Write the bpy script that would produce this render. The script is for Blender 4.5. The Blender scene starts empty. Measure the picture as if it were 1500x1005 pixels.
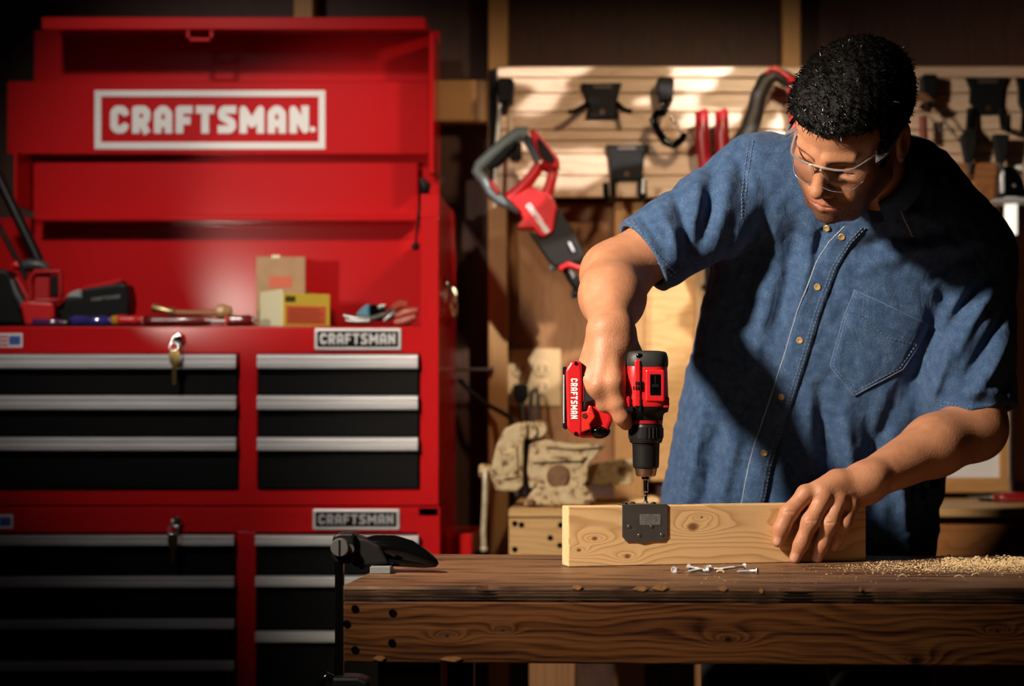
import bpy, bmesh, math, random
import numpy as np
from mathutils import Vector, Matrix
from mathutils.bvhtree import BVHTree

random.seed(7)
np.random.seed(7)
SC = bpy.context.scene
COL = SC.collection
PI = math.pi

# ---------------------------------------------------------------- camera, world, lights, exposure
F_PX, PX0, PY0 = 3000.0, 900.0, 600.0      # focal length in pixels of the 1500 px wide frame, optical axis
CAM = Vector((0.0, -3.0, 1.131))


def P(px, py, D):
    """a point of the room at distance D (m) in front of the camera plane"""
    return Vector(((px - PX0) * D / F_PX, D - 3.0, CAM.z + (PY0 - py) * D / F_PX))


cam_d = bpy.data.cameras.new('camera')
cam = bpy.data.objects.new('camera', cam_d)
COL.objects.link(cam)
cam.location = CAM
cam.rotation_euler = (PI / 2, 0, 0)
cam_d.sensor_width = 36.0
cam_d.lens = 72.0
cam_d.shift_x = -0.1
cam_d.shift_y = 0.065
cam_d.clip_start = 0.05
cam_d.dof.use_dof = True
cam_d.dof.focus_distance = 3.03
cam_d.dof.aperture_fstop = 3.4
SC.camera = cam

w = bpy.data.worlds.new('world')
SC.world = w
w.use_nodes = True
w.node_tree.nodes['Background'].inputs[0].default_value = (0.35, 0.42, 0.6, 1)
w.node_tree.nodes['Background'].inputs[1].default_value = 0.0015
SC.view_settings.view_transform = 'Standard'
SC.view_settings.look = 'None'
SC.view_settings.gamma = 1.0
SC.view_settings.exposure = 0.0
SC.view_settings.use_curve_mapping = False


def light(name, kind, loc, aim, power, color, size=0.3, size_y=None, spot=None, blend=0.3, spread=None):
    d = bpy.data.lights.new(name, kind)
    d.energy = power
    d.color = color
    if kind == 'AREA':
        d.shape = 'RECTANGLE' if size_y else 'DISK'
        d.size = size
        if size_y:
            d.size_y = size_y
        if spread:
            d.spread = math.radians(spread)
    else:
        d.shadow_soft_size = size
        if kind == 'SPOT':
            d.spot_size = math.radians(spot)
            d.spot_blend = blend
    o = bpy.data.objects.new(name, d)
    COL.objects.link(o)
    o.location = loc
    o.rotation_euler = (Vector(aim) - Vector(loc)).to_track_quat('-Z', 'Y').to_euler()
    return o


light('key_lamp', 'SPOT', (-1.10, -0.90, 2.03), (0.0, 0.30, 1.25), 270, (1.0, 0.86, 0.70), size=0.085, spot=60, blend=0.75)
light('tool_chest_lamp', 'SPOT', (-1.25, -0.7, 2.9), (-0.84, 1.40, 1.52), 160, (1.0, 0.90, 0.80), size=0.10, spot=34, blend=0.9)
light('chest_accent_lamp', 'SPOT', (-1.35, -0.6, 1.42), (-0.60, 1.58, 1.58), 62, (1.0, 0.88, 0.74), size=0.05, spot=20, blend=0.55)
light('wall_lamp', 'SPOT', (0.40, 0.50, 2.23), (-0.06, 1.70, 1.52), 34, (1.0, 0.76, 0.48), size=0.06, spot=70, blend=0.8)
light('fill_lamp', 'AREA', (-1.6, -3.2, 2.4), (-0.2, 1.0, 1.2), 0.7, (0.80, 0.88, 1.0), size=1.0)


def pattern_lamp(o, scale, lo, hi, stretch, base=0.0):
    """a patterned plate in the lamp throws dappled light"""
    d = o.data
    d.use_nodes = True
    nt = d.node_tree
    em = nt.nodes['Emission']
    tc = nt.nodes.new('ShaderNodeTexCoord')
    mp = nt.nodes.new('ShaderNodeMapping')
    mp.inputs['Scale'].default_value = stretch
    nz = nt.nodes.new('ShaderNodeTexNoise')
    nz.inputs['Scale'].default_value = scale
    nz.inputs['Detail'].default_value = 1.5
    mr = nt.nodes.new('ShaderNodeMapRange')
    mr.interpolation_type = 'SMOOTHSTEP'
    mr.inputs[1].default_value, mr.inputs[2].default_value = lo, hi
    mr.inputs[3].default_value, mr.inputs[4].default_value = base, 1.0
    nt.links.new(tc.outputs['Normal'], mp.inputs[0])
    nt.links.new(mp.outputs[0], nz.inputs['Vector'])
    nt.links.new(nz.outputs['Fac'], mr.inputs[0])
    nt.links.new(mr.outputs[0], em.inputs['Strength'])


pattern_lamp(light('dapple_lamp', 'SPOT', (0.55, 0.25, 2.35), (0.02, 1.66, 1.74), 170, (1.0, 0.95, 0.92), size=0.008, spot=32, blend=0.35), 7.5, .51, .56, (1.0, 3.0, 1.0))


# ---------------------------------------------------------------- mesh helpers
class MB:
    """collects shapes, then links them as one mesh object"""

    def __init__(self):
        self.v, self.f, self.sm = [], [], []

    def add(self, verts, faces, smooth=False):
        o = len(self.v)
        self.v += [Vector(p) for p in verts]
        self.f += [tuple(i + o for i in fc) for fc in faces]
        self.sm += [smooth] * len(faces)
        return self

    def addbm(self, bm, smooth=False):
        bm.verts.index_update()
        self.add([v.co.copy() for v in bm.verts], [[v.index for v in f.verts] for f in bm.faces], smooth)
        bm.free()
        return self

    def box(self, lo, hi, bev=0.0, seg=1, mat=None):
        bm = bmesh.new()
        bmesh.ops.create_cube(bm, size=1.0)
        lo, hi = Vector(lo), Vector(hi)
        c, s = (lo + hi) / 2, hi - lo
        for v in bm.verts:
            v.co = Vector((v.co.x * s.x, v.co.y * s.y, v.co.z * s.z)) + c
        if bev:
            bmesh.ops.bevel(bm, geom=bm.edges[:], offset=min(bev, min(abs(s.x), abs(s.y), abs(s.z)) * .45), segments=seg, profile=0.5, affect='EDGES')
        if mat is not None:
            bm.transform(mat)
        return self.addbm(bm)

    def prism(self, a, b, bev=0.0, seg=1, smooth=False):
        """a, b: front and back outlines (same count)"""
        n = len(a)
        bm = bmesh.new()
        va = [bm.verts.new(p) for p in a]
        vb = [bm.verts.new(p) for p in b]
        bm.faces.new(va)
        bm.faces.new(vb[::-1])
        for i in range(n):
            j = (i + 1) % n
            bm.faces.new((va[j], va[i], vb[i], vb[j]))
        bmesh.ops.recalc_face_normals(bm, faces=bm.faces[:])
        if bev:
            try:
                bmesh.ops.bevel(bm, geom=[e for e in bm.edges], offset=bev, segments=seg, profile=0.5, affect='EDGES', clamp_overlap=True)
            except Exception:
                pass
        bmesh.ops.triangulate(bm, faces=[f for f in bm.faces if len(f.verts) > 4])
        return self.addbm(bm, smooth)

    def pxprism(self, pts, D0, D1, bev=0.0, seg=1):
        """outline seen at distance D0, straight back to D1"""
        a = [P(x, y, D0) for x, y in pts]
        return self.prism(a, [p + Vector((0, D1 - D0, 0)) for p in a], bev, seg)

    def tube(self, pts, r, n=10, caps=True, flat=1.0, up=None, closed=False):
        pts = [Vector(p) for p in pts]
        m = len(pts)
        rs = r if hasattr(r, '__len__') else [r] * m
        rings = []
        prev = None
        for i in range(m):
            if closed:
                t = pts[(i + 1) % m] - pts[i - 1]
            else:
                t = pts[min(i + 1, m - 1)] - pts[max(i - 1, 0)]
            t.normalize()
            if prev is None:
                ref = Vector(up) if up else (Vector((0, 1, 0)) if abs(t.y) < .9 else Vector((1, 0, 0)))
                u = (ref - t * ref.dot(t)).normalized()
            else:
                u = (prev - t * prev.dot(t)).normalized()
            prev = u
            v = t.cross(u)
            rings.append([pts[i] + (u * math.cos(2 * PI * k / n) * flat + v * math.sin(2 * PI * k / n)) * rs[i] for k in range(n)])
        vs = [p for R_ in rings for p in R_]
        fs = []
        for i in range(m if closed else m - 1):
            for k in range(n):
                a, b = i * n + k, i * n + (k + 1) % n
                c, d = ((i + 1) % m) * n + (k + 1) % n, ((i + 1) % m) * n + k
                fs.append((a, d, c, b))
        self.add(vs, fs, True)
        if caps and not closed:
            self.add(rings[0], [tuple(range(n))])
            self.add(rings[-1], [tuple(range(n))[::-1]])
        return self

    def lathe(self, prof, origin=(0, 0, 0), axis=(0, 0, 1), n=24, smooth=True):
        """prof: (radius, height) list along axis"""
        q = Vector((0, 0, 1)).rotation_difference(Vector(axis).normalized())
        o = Vector(origin)
        for i in range(len(prof) - 1):
            (r0, h0), (r1, h1) = prof[i], prof[i + 1]
            vs = []
            for r_, h_ in ((r0, h0), (r1, h1)):
                for k in range(n):
                    vs.append(o + q @ Vector((r_ * math.cos(2 * PI * k / n), r_ * math.sin(2 * PI * k / n), h_)))
            fs = [(k, (k + 1) % n, n + (k + 1) % n, n + k) for k in range(n)]
            self.add(vs, fs, smooth and abs(r0 - r1) < 8 * abs(h0 - h1) + 1e-9)
        return self

    def sphere(self, c, r, n=12, scale=(1, 1, 1), rot=None):
        bm = bmesh.new()
        bmesh.ops.create_uvsphere(bm, u_segments=n, v_segments=max(6, n // 2 + 2), radius=r)
        M = Matrix.Translation(Vector(c)) @ (rot.to_4x4() if rot else Matrix.Identity(4)) @ Matrix.Diagonal((*scale, 1))
        bm.transform(M)
        return self.addbm(bm, True)

    def xform(self, M):
        self.v = [M @ p for p in self.v]
        return self

    def build(self, name, m, parent=None, world=True):
        me = bpy.data.meshes.new(name)
        off = Vector((0, 0, 0))
        if world:
            q = parent
            while q is not None:
                off += q.location
                q = q.parent
        vs = [p - off for p in self.v] if parent is not None and world else self.v
        me.from_pydata([tuple(p) for p in vs], [], self.f)
        me.polygons.foreach_set('use_smooth', self.sm)
        me.update()
        o = bpy.data.objects.new(name, me)
        COL.objects.link(o)
        if m is not None:
            for mm in (m if isinstance(m, (list, tuple)) else [m]):
                me.materials.append(mm)
        if parent is not None:
            o.parent = parent
        return o


def tag(o, label=None, cat=None, group=None, kind=None):
    if label:
        o['label'] = label
    if cat:
        o['category'] = cat
    if group:
        o['group'] = group
    if kind:
        o['kind'] = kind
    return o


def thing(name, label, cat, loc=(0, 0, 0), rz=0.0, group=None):
    o = bpy.data.objects.new(name, None)
    o.empty_display_size = 0.05
    COL.objects.link(o)
    o.location = loc
    o.rotation_euler = (0, 0, rz)
    return tag(o, label, cat, group)


def copy_tree(o, parent=None):
    c = o.copy()
    COL.objects.link(c)
    if parent is not None:
        c.parent = parent
    for ch in [x for x in o.children]:
        copy_tree(ch, c)
    return c


# ---------------------------------------------------------------- lettering
def _glyphs(t):
    h = t / 2
    w_ = 0.70
    L, R, T, B, M_ = h, w_ - h, 1 - h, h, 0.5
    c = 0.10
    return {
        'C': (w_, [[(R, .68), (R, T - c), (R - c, T), (L + c, T), (L, T - c), (L, B + c), (L + c, B), (R - c, B), (R, B + c), (R, .32)]]),
        'R': (w_, [[(L, 0), (L, T), (R - c, T), (R, T - c), (R, .50 + c * .4), (R - c, .42), (L, .42)], [(.36, .42), (R + .02, 0)]]),
        'A': (w_, [[(L, 0), (L, T - c * 1.4), (L + c * 1.4, T), (R - c * 1.4, T), (R, T - c * 1.4), (R, 0)], [(L, .36), (R, .36)]]),
        'F': (w_ - .06, [[(L, 0), (L, T), (w_ - .06, T)], [(L, .46), (w_ - .14, .46)]]),
        'T': (w_, [[(0, T), (w_, T)], [(w_ / 2, T), (w_ / 2, 0)]]),
        'S': (w_, [[(w_, T), (L + c, T), (L, T - c), (L + .02, .60), (R - .02, .40), (R, B + c), (R - c, B), (0, B)]]),
        'M': (w_ + .24, [[(L, 0), (L, T), (w_ / 2 + .12, .34), (w_ + .24 - h, T), (w_ + .24 - h, 0)]]),
        'N': (w_ + .04, [[(L, 0), (L, T), (w_ + .04 - h, B), (w_ + .04 - h, 1)]]),
    }


def lettering(mb, s, origin, right, up, height, t=0.25, gap=0.13, depth=0.0015, width=None):
    """raised block letters; origin is the lower left corner of the line"""
    G = _glyphs(t)
    tot = sum(G[ch][0] for ch in s) + gap * (len(s) - 1)
    sx = (width / (tot * height)) if width else 1.0
    right, up, o = Vector(right).normalized(), Vector(up).normalized(), Vector(origin)
    nrm = right.cross(up)
    x = 0.0
    lift = [0]

    def W(p, d):
        return o + right * (p[0] * height * sx) + up * (p[1] * height) + nrm * d
    for ch in s:
        w_, strokes = G[ch]
        lift[0] = 0
        for st in strokes:
            st = [Vector((a + x, b)) for a, b in st]
            for i in range(len(st) - 1):
                a, b = st[i], st[i + 1]
                d = (b - a).normalized()
                n_ = Vector((-d.y, d.x)) * (t / 2)
                q = [a - n_, b - n_, b + n_, a + n_]
                lift[0] += 1
                dd = depth * (1 + .04 * lift[0])
                mb.add([W(p, dd) for p in q] + [W(p, 0) for p in q], [(0, 1, 2, 3), (0, 4, 5, 1), (1, 5, 6, 2), (2, 6, 7, 3), (3, 7, 4, 0)])
            for p in st[1:-1]:
                k = [p + Vector((math.cos(2 * PI * j / 10), math.sin(2 * PI * j / 10))) * (t / 2) for j in range(10)]
                mb.add([W(q, depth * .98) for q in k], [tuple(range(10))])
        x += w_ + gap
    return tot * height * sx


# ---------------------------------------------------------------- materials
MATS = {}


def mat(name, color, rough=0.5, metal=0.0, coat=0.0, noise=0.0, nscale=30.0, bump=0.0, bscale=200.0, spec=None, sss=0.0, stretch=(1, 1, 1)):
    if name in MATS:
        return MATS[name]
    m = bpy.data.materials.new(name)
    m.use_nodes = True
    nt = m.node_tree
    b = nt.nodes['Principled BSDF']
    b.inputs['Base Color'].default_value = (*color, 1)
    b.inputs['Roughness'].default_value = rough
    b.inputs['Metallic'].default_value = metal
    b.inputs['Coat Weight'].default_value = coat
    b.inputs['Coat Roughness'].default_value = 0.08
    if spec is not None:
        b.inputs['Specular IOR Level'].default_value = spec
    tc = nt.nodes.new('ShaderNodeTexCoord')
    mp = nt.nodes.new('ShaderNodeMapping')
    mp.inputs['Scale'].default_value = stretch
    nt.links.new(tc.outputs['Object'], mp.inputs[0])
    nz = nt.nodes.new('ShaderNodeTexNoise')
    nz.inputs['Scale'].default_value = nscale
    nz.inputs['Detail'].default_value = 6
    nt.links.new(mp.outputs[0], nz.inputs['Vector'])
    if noise:
        rmp = nt.nodes.new('ShaderNodeMapRange')
        rmp.inputs[1].default_value, rmp.inputs[2].default_value = 0.3, 0.7
        rmp.inputs[3].default_value, rmp.inputs[4].default_value = 1 - noise, 1 + noise
        nt.links.new(nz.outputs['Fac'], rmp.inputs[0])
        mx = nt.nodes.new('ShaderNodeMix')
        mx.data_type = 'RGBA'
        mx.blend_type = 'MULTIPLY'
        mx.inputs['Factor'].default_value = 1
        mx.inputs['A'].default_value = (*color, 1)
        nt.links.new(rmp.outputs[0], mx.inputs['B'])
        nt.links.new(mx.outputs['Result'], b.inputs['Base Color'])
    if bump:
        n2 = nt.nodes.new('ShaderNodeTexNoise')
        n2.inputs['Scale'].default_value = bscale
        n2.inputs['Detail'].default_value = 4
        nt.links.new(mp.outputs[0], n2.inputs['Vector'])
        bp = nt.nodes.new('ShaderNodeBump')
        bp.inputs['Strength'].default_value = bump
        bp.inputs['Distance'].default_value = 0.002
        nt.links.new(n2.outputs['Fac'], bp.inputs['Height'])
        nt.links.new(bp.outputs[0], b.inputs['Normal'])
    MATS[name] = m
    return m


def wood(name, light_c, dark_c, along='X', freq=90.0, warp=1.0, knots=(), rough=0.5, blotch=0.25, across=None, bump=0.25, pore=0.35, knot_c=None, late_p=3.0, sharp=8.0, blo_scale=(7, 22, 22), ringk=.8):
    """long-grain wood: growth rings seen on a sawn face, bent round the knots.
    along: grain axis; across: axis over which the rings are counted; knots: (along, across, size)"""
    if name in MATS:
        return MATS[name]
    m = bpy.data.materials.new(name)
    m.use_nodes = True
    nt = m.node_tree
    N, K = nt.nodes, nt.links
    b = N['Principled BSDF']
    b.inputs['Roughness'].default_value = rough
    tc = N.new('ShaderNodeTexCoord')
    sp = N.new('ShaderNodeSeparateXYZ')
    K.new(tc.outputs['Object'], sp.inputs[0])
    ax = {'X': 0, 'Y': 1, 'Z': 2}
    across = across or ('Z' if along != 'Z' else 'X')
    third = [a for a in 'XYZ' if a not in (along, across)][0]
    cb = N.new('ShaderNodeCombineXYZ')
    K.new(sp.outputs[ax[along]], cb.inputs[0])
    K.new(sp.outputs[ax[across]], cb.inputs[1])
    K.new(sp.outputs[ax[third]], cb.inputs[2])

    def mth(op, a, b_=None, c=None):
        n = N.new('ShaderNodeMath')
        n.operation = op
        for i, v in enumerate((a, b_, c)):
            if v is None:
                continue
            if isinstance(v, (int, float)):
                n.inputs[i].default_value = v
            else:
                K.new(v, n.inputs[i])
        return n.outputs[0]

    def noise(scale, vec_scale, detail=3):
        mp = N.new('ShaderNodeMapping')
        mp.inputs['Scale'].default_value = vec_scale
        K.new(cb.outputs[0], mp.inputs[0])
        n = N.new('ShaderNodeTexNoise')
        n.inputs['Scale'].default_value = scale
        n.inputs['Detail'].default_value = detail
        K.new(mp.outputs[0], n.inputs['Vector'])
        return n.outputs['Fac']
    # ring phase = across*freq + slow waviness + bumps at the knots
    ph = mth('MULTIPLY', sp.outputs[ax[across]], freq)
    ph = mth('ADD', ph, mth('MULTIPLY', noise(1.0, (4, 14, 10), 2), 5.0 * warp))
    kmask = None
    for (ka, kc, ks) in knots:
        dx = mth('MULTIPLY', mth('SUBTRACT', sp.outputs[ax[along]], ka), 0.34)
        dz = mth('SUBTRACT', sp.outputs[ax[across]], kc)
        d = mth('SQRT', mth('ADD', mth('MULTIPLY', dx, dx), mth('MULTIPLY', dz, dz)))
        e = mth('POWER', 2.718, mth('MULTIPLY', d, -0.55 / ks))
        ph = mth('ADD', ph, mth('MULTIPLY', e, 5.5))
        dx2 = mth('MULTIPLY', dx, 2.1)
        d2 = mth('SQRT', mth('ADD', mth('MULTIPLY', dx2, dx2), mth('MULTIPLY', dz, dz)))
        k_ = mth('SUBTRACT', 1.0, mth('MINIMUM', mth('DIVIDE', d2, ks * 0.9), 1.0))
        kmask = k_ if kmask is None else mth('MAXIMUM', kmask, k_)
    fr = mth('FRACT', ph)
    # sawtooth: slow darkening to the late wood, then a quick edge
    late = mth('POWER', fr, late_p)
    edge = mth('MINIMUM', mth('MULTIPLY', mth('SUBTRACT', 1.0, fr), sharp), 1.0)
    ring = mth('MULTIPLY', late, edge)
    fib = noise(1.0, (14, 420, 420), 3)
    ring = mth('ADD', mth('MULTIPLY', ring, ringk), mth('MULTIPLY', mth('SUBTRACT', fib, 0.5), pore * 1.6))
    blo = mth('MULTIPLY', mth('SUBTRACT', noise(1.0, blo_scale, 4), 0.5), blotch * 3)
    fac = mth('ADD', ring, blo)
    cl = N.new('ShaderNodeClamp')
    K.new(fac, cl.inputs[0])
    mx = N.new('ShaderNodeMix')
    mx.data_type = 'RGBA'
    K.new(cl.outputs[0], mx.inputs['Factor'])
    mx.inputs['A'].default_value = (*light_c, 1)
    mx.inputs['B'].default_value = (*dark_c, 1)
    res = mx.outputs['Result']
    if kmask is not None:
        m2 = N.new('ShaderNodeMix')
        m2.data_type = 'RGBA'
        K.new(mth('MINIMUM', mth('MULTIPLY', mth('POWER', kmask, 0.8), 1.5), 0.95), m2.inputs['Factor'])
        K.new(res, m2.inputs['A'])
        m2.inputs['B'].default_value = (*(knot_c or [c * .35 for c in dark_c]), 1)
        res = m2.outputs['Result']
    K.new(res, b.inputs['Base Color'])
    if bump:
        bp = N.new('ShaderNodeBump')
        bp.inputs['Strength'].default_value = bump
        bp.inputs['Distance'].default_value = 0.002
        K.new(mth('SUBTRACT', 1.0, fac), bp.inputs['Height'])
        K.new(bp.outputs[0], b.inputs['Normal'])
    MATS[name] = m
    return m


red_enamel = mat('red_enamel', (0.54, 0.011, 0.014), 0.16, coat=0.0, spec=.3, noise=0.06, nscale=3)
black_steel = mat('black_steel', (0.004, 0.004, 0.0045), 0.55, bump=0.05, spec=.12)
aluminium = mat('aluminium', (0.66, 0.66, 0.68), 0.38, metal=0.25, noise=0.10, nscale=14, stretch=(0.5, 6, 6))
chrome = mat('chrome', (0.75, 0.74, 0.72), 0.14, metal=1.0)
steel_dull = mat('steel_dull', (0.30, 0.29, 0.28), 0.36, metal=0.9, noise=0.15, nscale=60)
brass = mat('brass', (0.75, 0.50, 0.18), 0.25, metal=1.0)
white_paint = mat('white_paint', (0.80, 0.80, 0.80), 0.45)
red_plastic = mat('red_plastic', (0.62, 0.012, 0.016), 0.36, bump=0.03, bscale=900)
black_plastic = mat('black_plastic', (0.006, 0.006, 0.0065), 0.45, bump=0.08, bscale=900, spec=.22)
grey_plastic = mat('grey_plastic', (0.15, 0.185, 0.195), 0.40, bump=0.05, bscale=700)
black_gloss = mat('black_gloss', (0.002, 0.002, 0.002), 0.09, spec=.25)
black_rubber = mat('black_rubber', (0.008, 0.008, 0.008), 0.65, bump=0.15, bscale=600, spec=.25)
# ---------------------------------------------------------------- the garage: floor, walls, ceiling
concrete = mat('concrete', (0.10, 0.09, 0.085), 0.8, noise=0.3, nscale=5, bump=0.3, bscale=60)
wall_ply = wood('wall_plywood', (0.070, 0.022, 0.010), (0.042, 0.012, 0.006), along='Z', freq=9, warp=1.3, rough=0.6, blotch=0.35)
dark_wall = mat('dark_wall', (0.040, 0.020, 0.012), 0.8, noise=0.3, nscale=4)
stud_wood = wood('stud_wood', (0.50, 0.27, 0.10), (0.32, 0.15, 0.05), along='Z', freq=120, rough=0.65)
block_wood = wood('block_wood', (0.50, 0.27, 0.10), (0.32, 0.15, 0.05), along='X', freq=120, rough=0.65)
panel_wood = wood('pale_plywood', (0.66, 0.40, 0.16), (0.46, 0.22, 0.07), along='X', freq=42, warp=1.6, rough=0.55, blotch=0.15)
trim_wood = wood('trim_wood', (0.62, 0.40, 0.20), (0.45, 0.25, 0.10), along='Z', freq=60, rough=0.6)

YW = 1.76      # the face of the back wall


def structure(name, lo, hi, m, bev=0.0):
    o = MB().box(lo, hi, bev).build(name, m)
    tag(o, kind='structure')
    return o


structure('floor', (-2.9, -4.6, -0.1), (2.9, YW + .1, 0.0), concrete)
structure('ceiling', (-2.9, -4.6, 3.3), (2.9, YW + .1, 3.4), dark_wall)
structure('wall_left', (-2.9, -4.6, 0), (-2.8, YW + .1, 3.3), dark_wall)
structure('wall_right', (2.8, -4.6, 0), (2.9, YW + .1, 3.3), dark_wall)
structure('wall_front', (-2.8, -4.6, 0), (2.8, -4.5, 3.3), dark_wall)
wall = structure('wall_back', (-2.8, YW, 0), (2.8, YW + .1, 3.3), wall_ply)


def X(px, D):
    return (px - PX0) * D / F_PX


def Z(py, D):
    return CAM.z + (PY0 - py) * D / F_PX


# studs, blocking and loose sheets nailed to the back wall: pieces of the wall
for (x0, x1, D) in ((715, 743, 4.672), (1146, 1173, 4.672), (1540, 1568, 4.672), (430, 458, 4.672)):
    b = MB()
    b.box((X(x0, D), D - 3, 0.0), (X(x1, D), YW, 3.3), 0.003)
    b.build('stud', stud_wood, wall)
for (x0, x1, y0, y1) in ((637, 714, 125, 178), (458, 560, 125, 178)):
    b = MB()
    b.box((X(x0, 4.69), 1.69, Z(y1, 4.69)), (X(x1, 4.69), YW, Z(y0 - 8, 4.69)), 0.004)
    b.build('blocking', block_wood, wall)
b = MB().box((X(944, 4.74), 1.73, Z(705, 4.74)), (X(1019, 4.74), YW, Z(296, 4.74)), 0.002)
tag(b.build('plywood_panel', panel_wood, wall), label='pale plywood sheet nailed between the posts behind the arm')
b = MB().box((X(1019, 4.70), 1.70, Z(705, 4.70)), (X(1043, 4.70), YW, Z(296, 4.70)), 0.003)
b.build('trim_strip', trim_wood, wall)
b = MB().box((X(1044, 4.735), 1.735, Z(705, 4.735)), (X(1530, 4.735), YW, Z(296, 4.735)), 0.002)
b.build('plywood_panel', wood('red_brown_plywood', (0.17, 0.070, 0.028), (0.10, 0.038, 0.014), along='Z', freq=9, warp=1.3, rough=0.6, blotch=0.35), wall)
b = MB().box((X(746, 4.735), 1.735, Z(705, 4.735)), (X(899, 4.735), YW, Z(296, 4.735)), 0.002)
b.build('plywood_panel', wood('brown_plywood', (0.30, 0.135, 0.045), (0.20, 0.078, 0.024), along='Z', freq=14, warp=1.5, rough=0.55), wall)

b = MB().box((X(900, 4.69), 1.69, 0), (X(944, 4.69), YW, Z(292, 4.69)), 0.003)
b.build('stud', stud_wood, wall)
structure('light_blocker', (-0.15, 0.86, 2.157), (2.79, 0.90, 3.3), dark_wall)      # added unseen board that keeps lamp light off the upper wall

# slatwall strip: a stack of grooved boards with steel end cap
slat_wood = wood('slat_wood', (0.74, 0.52, 0.36), (0.56, 0.34, 0.20), along='X', freq=55, warp=1.2, rough=0.32, blotch=0.18)
sw = thing('slatwall_panel', 'long pale wooden slatwall strip fixed across the studs of the back wall', 'slatwall', P(1120, 290, 4.66))
SD0, SD1 = 4.640, 4.668
edges = [97, 113.5, 136, 164, 190, 206, 225, 257, 289]
for i in range(len(edges) - 1):
    y0, y1 = edges[i], edges[i + 1]
    b = MB()
    b.box((X(728, SD0), SD0 - 3, Z(y1 - .5, SD0)), (X(1560, SD0), SD1 - 3, Z(y0 + .8, SD0)), 0.0030, 2)
    b.build('slat', slat_wood, sw)
b = MB().box((X(728, SD1), SD1 - 3.003, Z(290, SD1)), (X(1560, SD1), SD1 - 2.997, Z(97, SD1)))
b.build('backing_board', mat('slat_backing', (0.34, 0.18, 0.09), 0.6), sw)
b = MB().box((X(716, SD0), SD0 - 3.004, Z(291, SD0)), (X(728, SD0), SD1 - 3, Z(102, SD0)), 0.002)
b.build('end_cap', black_steel, sw)

# ---------------------------------------------------------------- tool chest (upper) and cabinet (lower)
CD0, CD1 = 4.20, 4.65
xL, xR = -1.459, -0.36
Yf, Yb = CD0 - 3, CD1 - 3


def zc(py):
    return Z(py, CD0)


def xc(px):
    return X(px, CD0)


letter_silver = mat('letter_silver', (0.70, 0.71, 0.72), 0.3, metal=0.6)


def badge(parent, x0, y0, x1, y1):
    f = MB()
    z0, z1 = zc(y1), zc(y0)
    f.box((xc(x0), Yf - .007, z0), (xc(x1), Yf, z1), 0.003, 2)
    pl = f.build('badge', aluminium, parent)
    g = MB()
    g.box((xc(x0 + 4.5), Yf - .0085, zc(y1 - 4.5)), (xc(x1 - 4.5), Yf - .006, zc(y0 + 4.5)), 0.001)
    g.build('badge_panel', black_steel, pl)
    t = MB()
    lettering(t, 'CRAFTSMAN', (xc(x0 + 9), Yf - .0085, zc(y1 - 8.5)), (1, 0, 0), (0, 0, 1), (y1 - y0 - 16) * 1.4e-3, t=0.24, gap=0.16, width=(x1 - x0 - 18) * 1.4e-3)
    t.build('badge_lettering', letter_silver, pl)
    return pl


def lock(parent, px, py):
    c = Vector((xc(px), Yf, zc(py)))
    m = MB()
    m.lathe([(0, -.012), (.0105, -.012), (.012, -.009), (.0135, 0), (.0135, .002)], c + Vector((0, 0, 0)), (0, 1, 0), 20)
    return m.build('lock', chrome, parent)


def keys(px, py, label, metal, drop):
    c = Vector((xc(px), Yf - .012, zc(py)))
    t = thing('key', label, 'key', c)
    m = MB()
    m.box(c + Vector((-.0016, -.022, -.007)), c + Vector((.0016, .0, .007)), 0.001)
    m.lathe([(.0105, -.0014), (.0105, .0014)], c + Vector((0, -.026, 0)), (1, 0, 0), 18)
    m.lathe([(0, -.0014), (.0105, -.0014)], c + Vector((0, -.026, 0)), (1, 0, 0), 18)
    m.lathe([(.0105, .0014), (0, .0014)], c + Vector((0, -.026, 0)), (1, 0, 0), 18)
    m.build('key_in_lock', metal, t)
    ring = MB()
    rc = c + Vector((0, -.030, -.014))
    ring.tube([rc + Vector((math.cos(a) * .010, math.sin(a) * .004, math.sin(a) * .010)) for a in [i * 2 * PI / 20 for i in range(20)]], .0011, 6, closed=True)
    ring.build('ring', chrome, t)
    k = MB()
    z0 = -.024
    pts = [(-.0095, z0), (-.0110, z0 - .012), (-.0085, z0 - .026), (-.0048, z0 - .030), (-.0044, z0 - drop), (0, z0 - drop - .004), (.0044, z0 - drop), (.0048, z0 - .030), (.0085, z0 - .026), (.0110, z0 - .012), (.0095, z0)]
    a = [c + Vector((x, -.0325, z)) for x, z in pts]
    k.prism(a, [p + Vector((0, .0022, 0)) for p in a], 0.0004)
    k.build('spare_key', brass if drop > .05 else metal, t)
    return t


def drawer(parent, x0, x1, ytop, ybot, yh):
    """black front with an aluminium pull along its top edge"""
    d = MB()
    d.box((xc(x0), Yf - .006, zc(ybot - 1)), (xc(x1), Yf + .40, zc(ytop + 1)), 0.002)
    o = d.build('drawer', black_steel, parent)
    h = MB()
    zt, zb = zc(ytop + .5), zc(yh)
    hh = zt - zb
    prof = [(Yf - .006, zt), (Yf - .016, zt), (Yf - .022, zt - hh * .10), (Yf - .0225, zt - hh * .28), (Yf - .0205, zt - hh * .36), (Yf - .0205, zt - hh * .5),
            (Yf - .0235, zt - hh * .6), (Yf - .023, zt - hh * .92), (Yf - .020, zb), (Yf - .017, zb + .002), (Yf - .006, zb + .006)]
    h.prism([Vector((xc(x0 + .5), y, z)) for y, z in prof], [Vector((xc(x1 - .5), y, z)) for y, z in prof])
    h.build('handle', aluminium, o)
    return o


chest = thing('tool_chest', 'glossy red steel tool chest with its lid open, standing on the matching cabinet', 'tool chest', (-.91, 1.42, zc(741)))
b = MB()
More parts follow.
